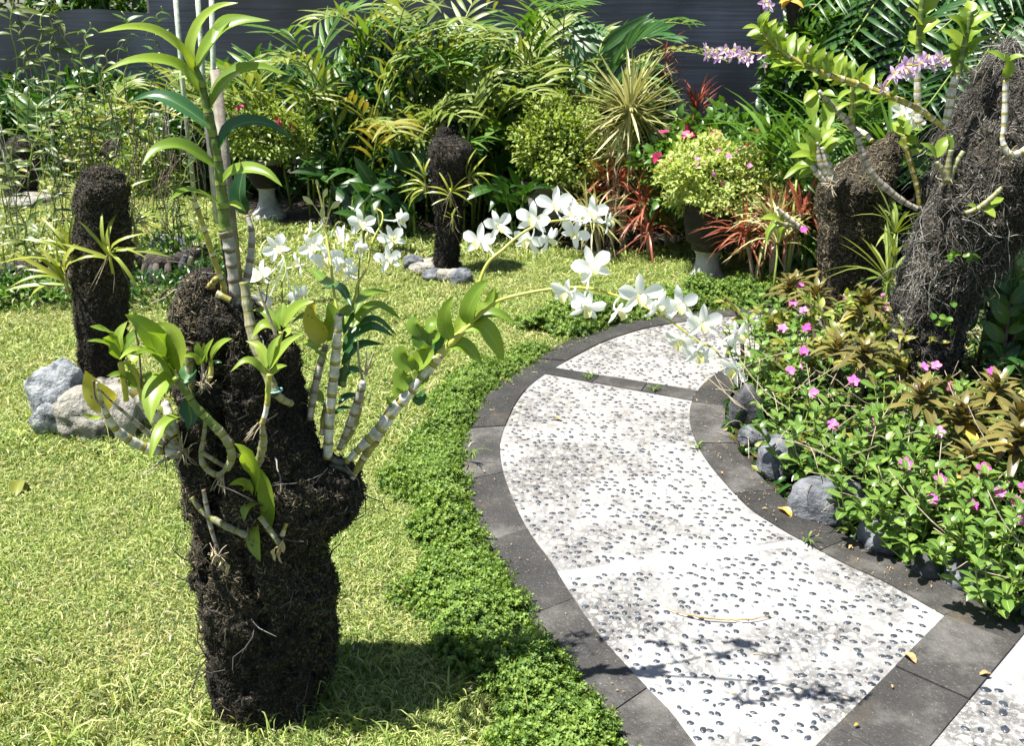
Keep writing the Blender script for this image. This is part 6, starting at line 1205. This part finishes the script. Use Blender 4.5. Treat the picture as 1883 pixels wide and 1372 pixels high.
for i in range(40): u = rng.normal(1456, 5); tube(g, spline(A([(1456, -50), (u, 0), (u + rng.normal(0, 3), 20 + rng.uniform(0, 32))], 4.0), 7), .003, 4, rng.random() * .4)
part('hanging_root', g, M['fibre'], q, kind='stuff'); 
for i in range(5): olf(q, 1452, 0, 1452 + rng.normal(0, 14), 12 + rng.normal(0, 5), 8, 4.0, 'rosette_y')

# ================================================================== litter on the walk and lawn
g = Geo(); P = spline(np.array([gnd(u, v, .030) for u, v in ((1222, 1118), (1250, 1128), (1290, 1137), (1340, 1141), (1385, 1140), (1428, 1130))]), 30); P[:, 2] = .030 + rng.uniform(0, .004, 30); tube(g, P, [.001, .0018, .0024, .002, .0008], 6)
M['dry'] = plain('dry_leaf', [(.3, (.22, .13, .05)), (.7, (.42, .28, .12))], 40, .8, .4); tag(part('dry_stalk', g, M['dry']), 'curved dry orange stalk lying on the pebbled walk', 'dry stalk')
for u, v, z, s, mt, lb in ((1443, 942, .03, .03, 'rosette_y', 'small yellow leaf fallen on the right kerb'), (1672, 1210, .034, .022, 'dry', 'crumpled brown leaf at the edge of the cross slabs'), (1812, 1240, .034, .014, 'dry', 'tiny dry scrap where the cross slabs meet the last panel'), (1575, 1334, .034, .008, 'rosette_y', 'tiny yellow scrap on the cross slabs'), (1640, 1262, .034, .006, 'dry', 'speck of dry leaf in the middle of the cross slabs'), (35, 898, .015, .055, 'olive2', 'pale green leaf fallen flat on the lawn at the left'), (1025, 770, .03, .02, 'dry', 'little brown leaf on the middle pebble panel'), (1465, 690, .03, .03, 'dry', 'dry leaf lying behind the cross band')):
    c = gnd(u, v, z); a = rng.uniform(0, 6.28); d = np.array([math.cos(a), math.sin(a), 0.1]); g = Geo(); blade(g, bez(c - d * s, c + [0, 0, s * .35], c + d * s, 7), s * .9, [0, 0, 1], prof_leaf, .3, 5, .5, .1); tag(part('fallen_leaf', g, M[mt]), lb, 'fallen leaf')
# weeds in the joints
for u, v, lb, n_ in ((1282, 825, 'little green weed in the joint of the right kerb', 9), (1205, 718, 'small grass tuft on the cross band', 16), (1480, 996, 'tiny weed where the mortar strip meets the right kerb', 7), (1620, 985, 'small weed between kerb and pale boulder', 10), (1085, 696, 'flat strip of grass growing along the cross band', 14), (1780, 1085, 'weed at the corner of the right kerb', 9), (860, 850, 'long grass blades leaning over the left kerb', 10), (1590, 965, 'small green weed beside the largest boulder', 9)):
    c = gnd(u, v, .025); q = thing('weed', c, lb, 'weed'); g = Geo(); l = .035 if n_ != 10 or u > 1000 else .11
    for i in range(n_): a = rng.uniform(0, 6.28); d = np.array([math.cos(a), math.sin(a), 0]) * l * rng.uniform(.4, 1.3); o = c + [rng.normal(0, .012), rng.normal(0, .008), 0]; blade(g, bez(o, o + d * .4 + [0, 0, l * .8], o + d + [0, 0, l * .4], 5), .006 if l < .05 else .005, [0, 0, 1.0], prof_leaf, .1, 3, rng.random())
    part('leaf_blades', g, M['hedge'], q, kind='stuff')
g = Geo()                                     # crumbs of leaf, petal and soil
for poly, n_ in ((np.vstack([LI, RI[::-1]]), 260), (np.vstack([RI, RO[::-1]]), 420), (np.vstack([LI, LO[::-1]]), 90)):
    lo_, hi_ = poly.min(0), poly.max(0); k = 0
    while k < n_:
        p = rng.uniform(lo_, hi_)
        if inpoly([p[0]], [p[1]], poly)[0]:
            k += 1; a = rng.uniform(0, 6.28); s = rng.uniform(.0012, .0045) * (1 + 1.6 * (rng.random() < .03)); d = np.array([math.cos(a), math.sin(a), .1]); c = np.array([*p, .0335]); blade(g, [c - d * s, c + [0, 0, s * .3], c + d * s], s * .8, [0, 0, 1], lambda t: np.array([.3, 1, .3]), .1, 3, rng.random())
tag(part('leaf_litter', g, M['dry']), 'fine crumbs of dry leaf scattered over the walk and its kerbs', 'litter', kind='stuff')
g = Geo()
for i in range(420):
    u, v = rng.uniform(0, 1100), rng.uniform(430, 1372); c = gnd(u, v, .02)
    if not inpoly([c[0]], [c[1]], lawn_poly)[0]: continue
    a = rng.uniform(0, 6.28); s = rng.uniform(.004, .014); d = np.array([math.cos(a), math.sin(a), rng.uniform(-.2, .3)]); blade(g, [c - d * s, c + [0, 0, s * .3], c + d * s], s * .4, rdir(1, 1.5)[0], lambda t: np.array([.3, 1, .3]), .1, 3, rng.random())
tag(part('lawn_litter', g, M['drytwig']), 'scraps of dry straw lying in the lawn', 'litter', kind='stuff')
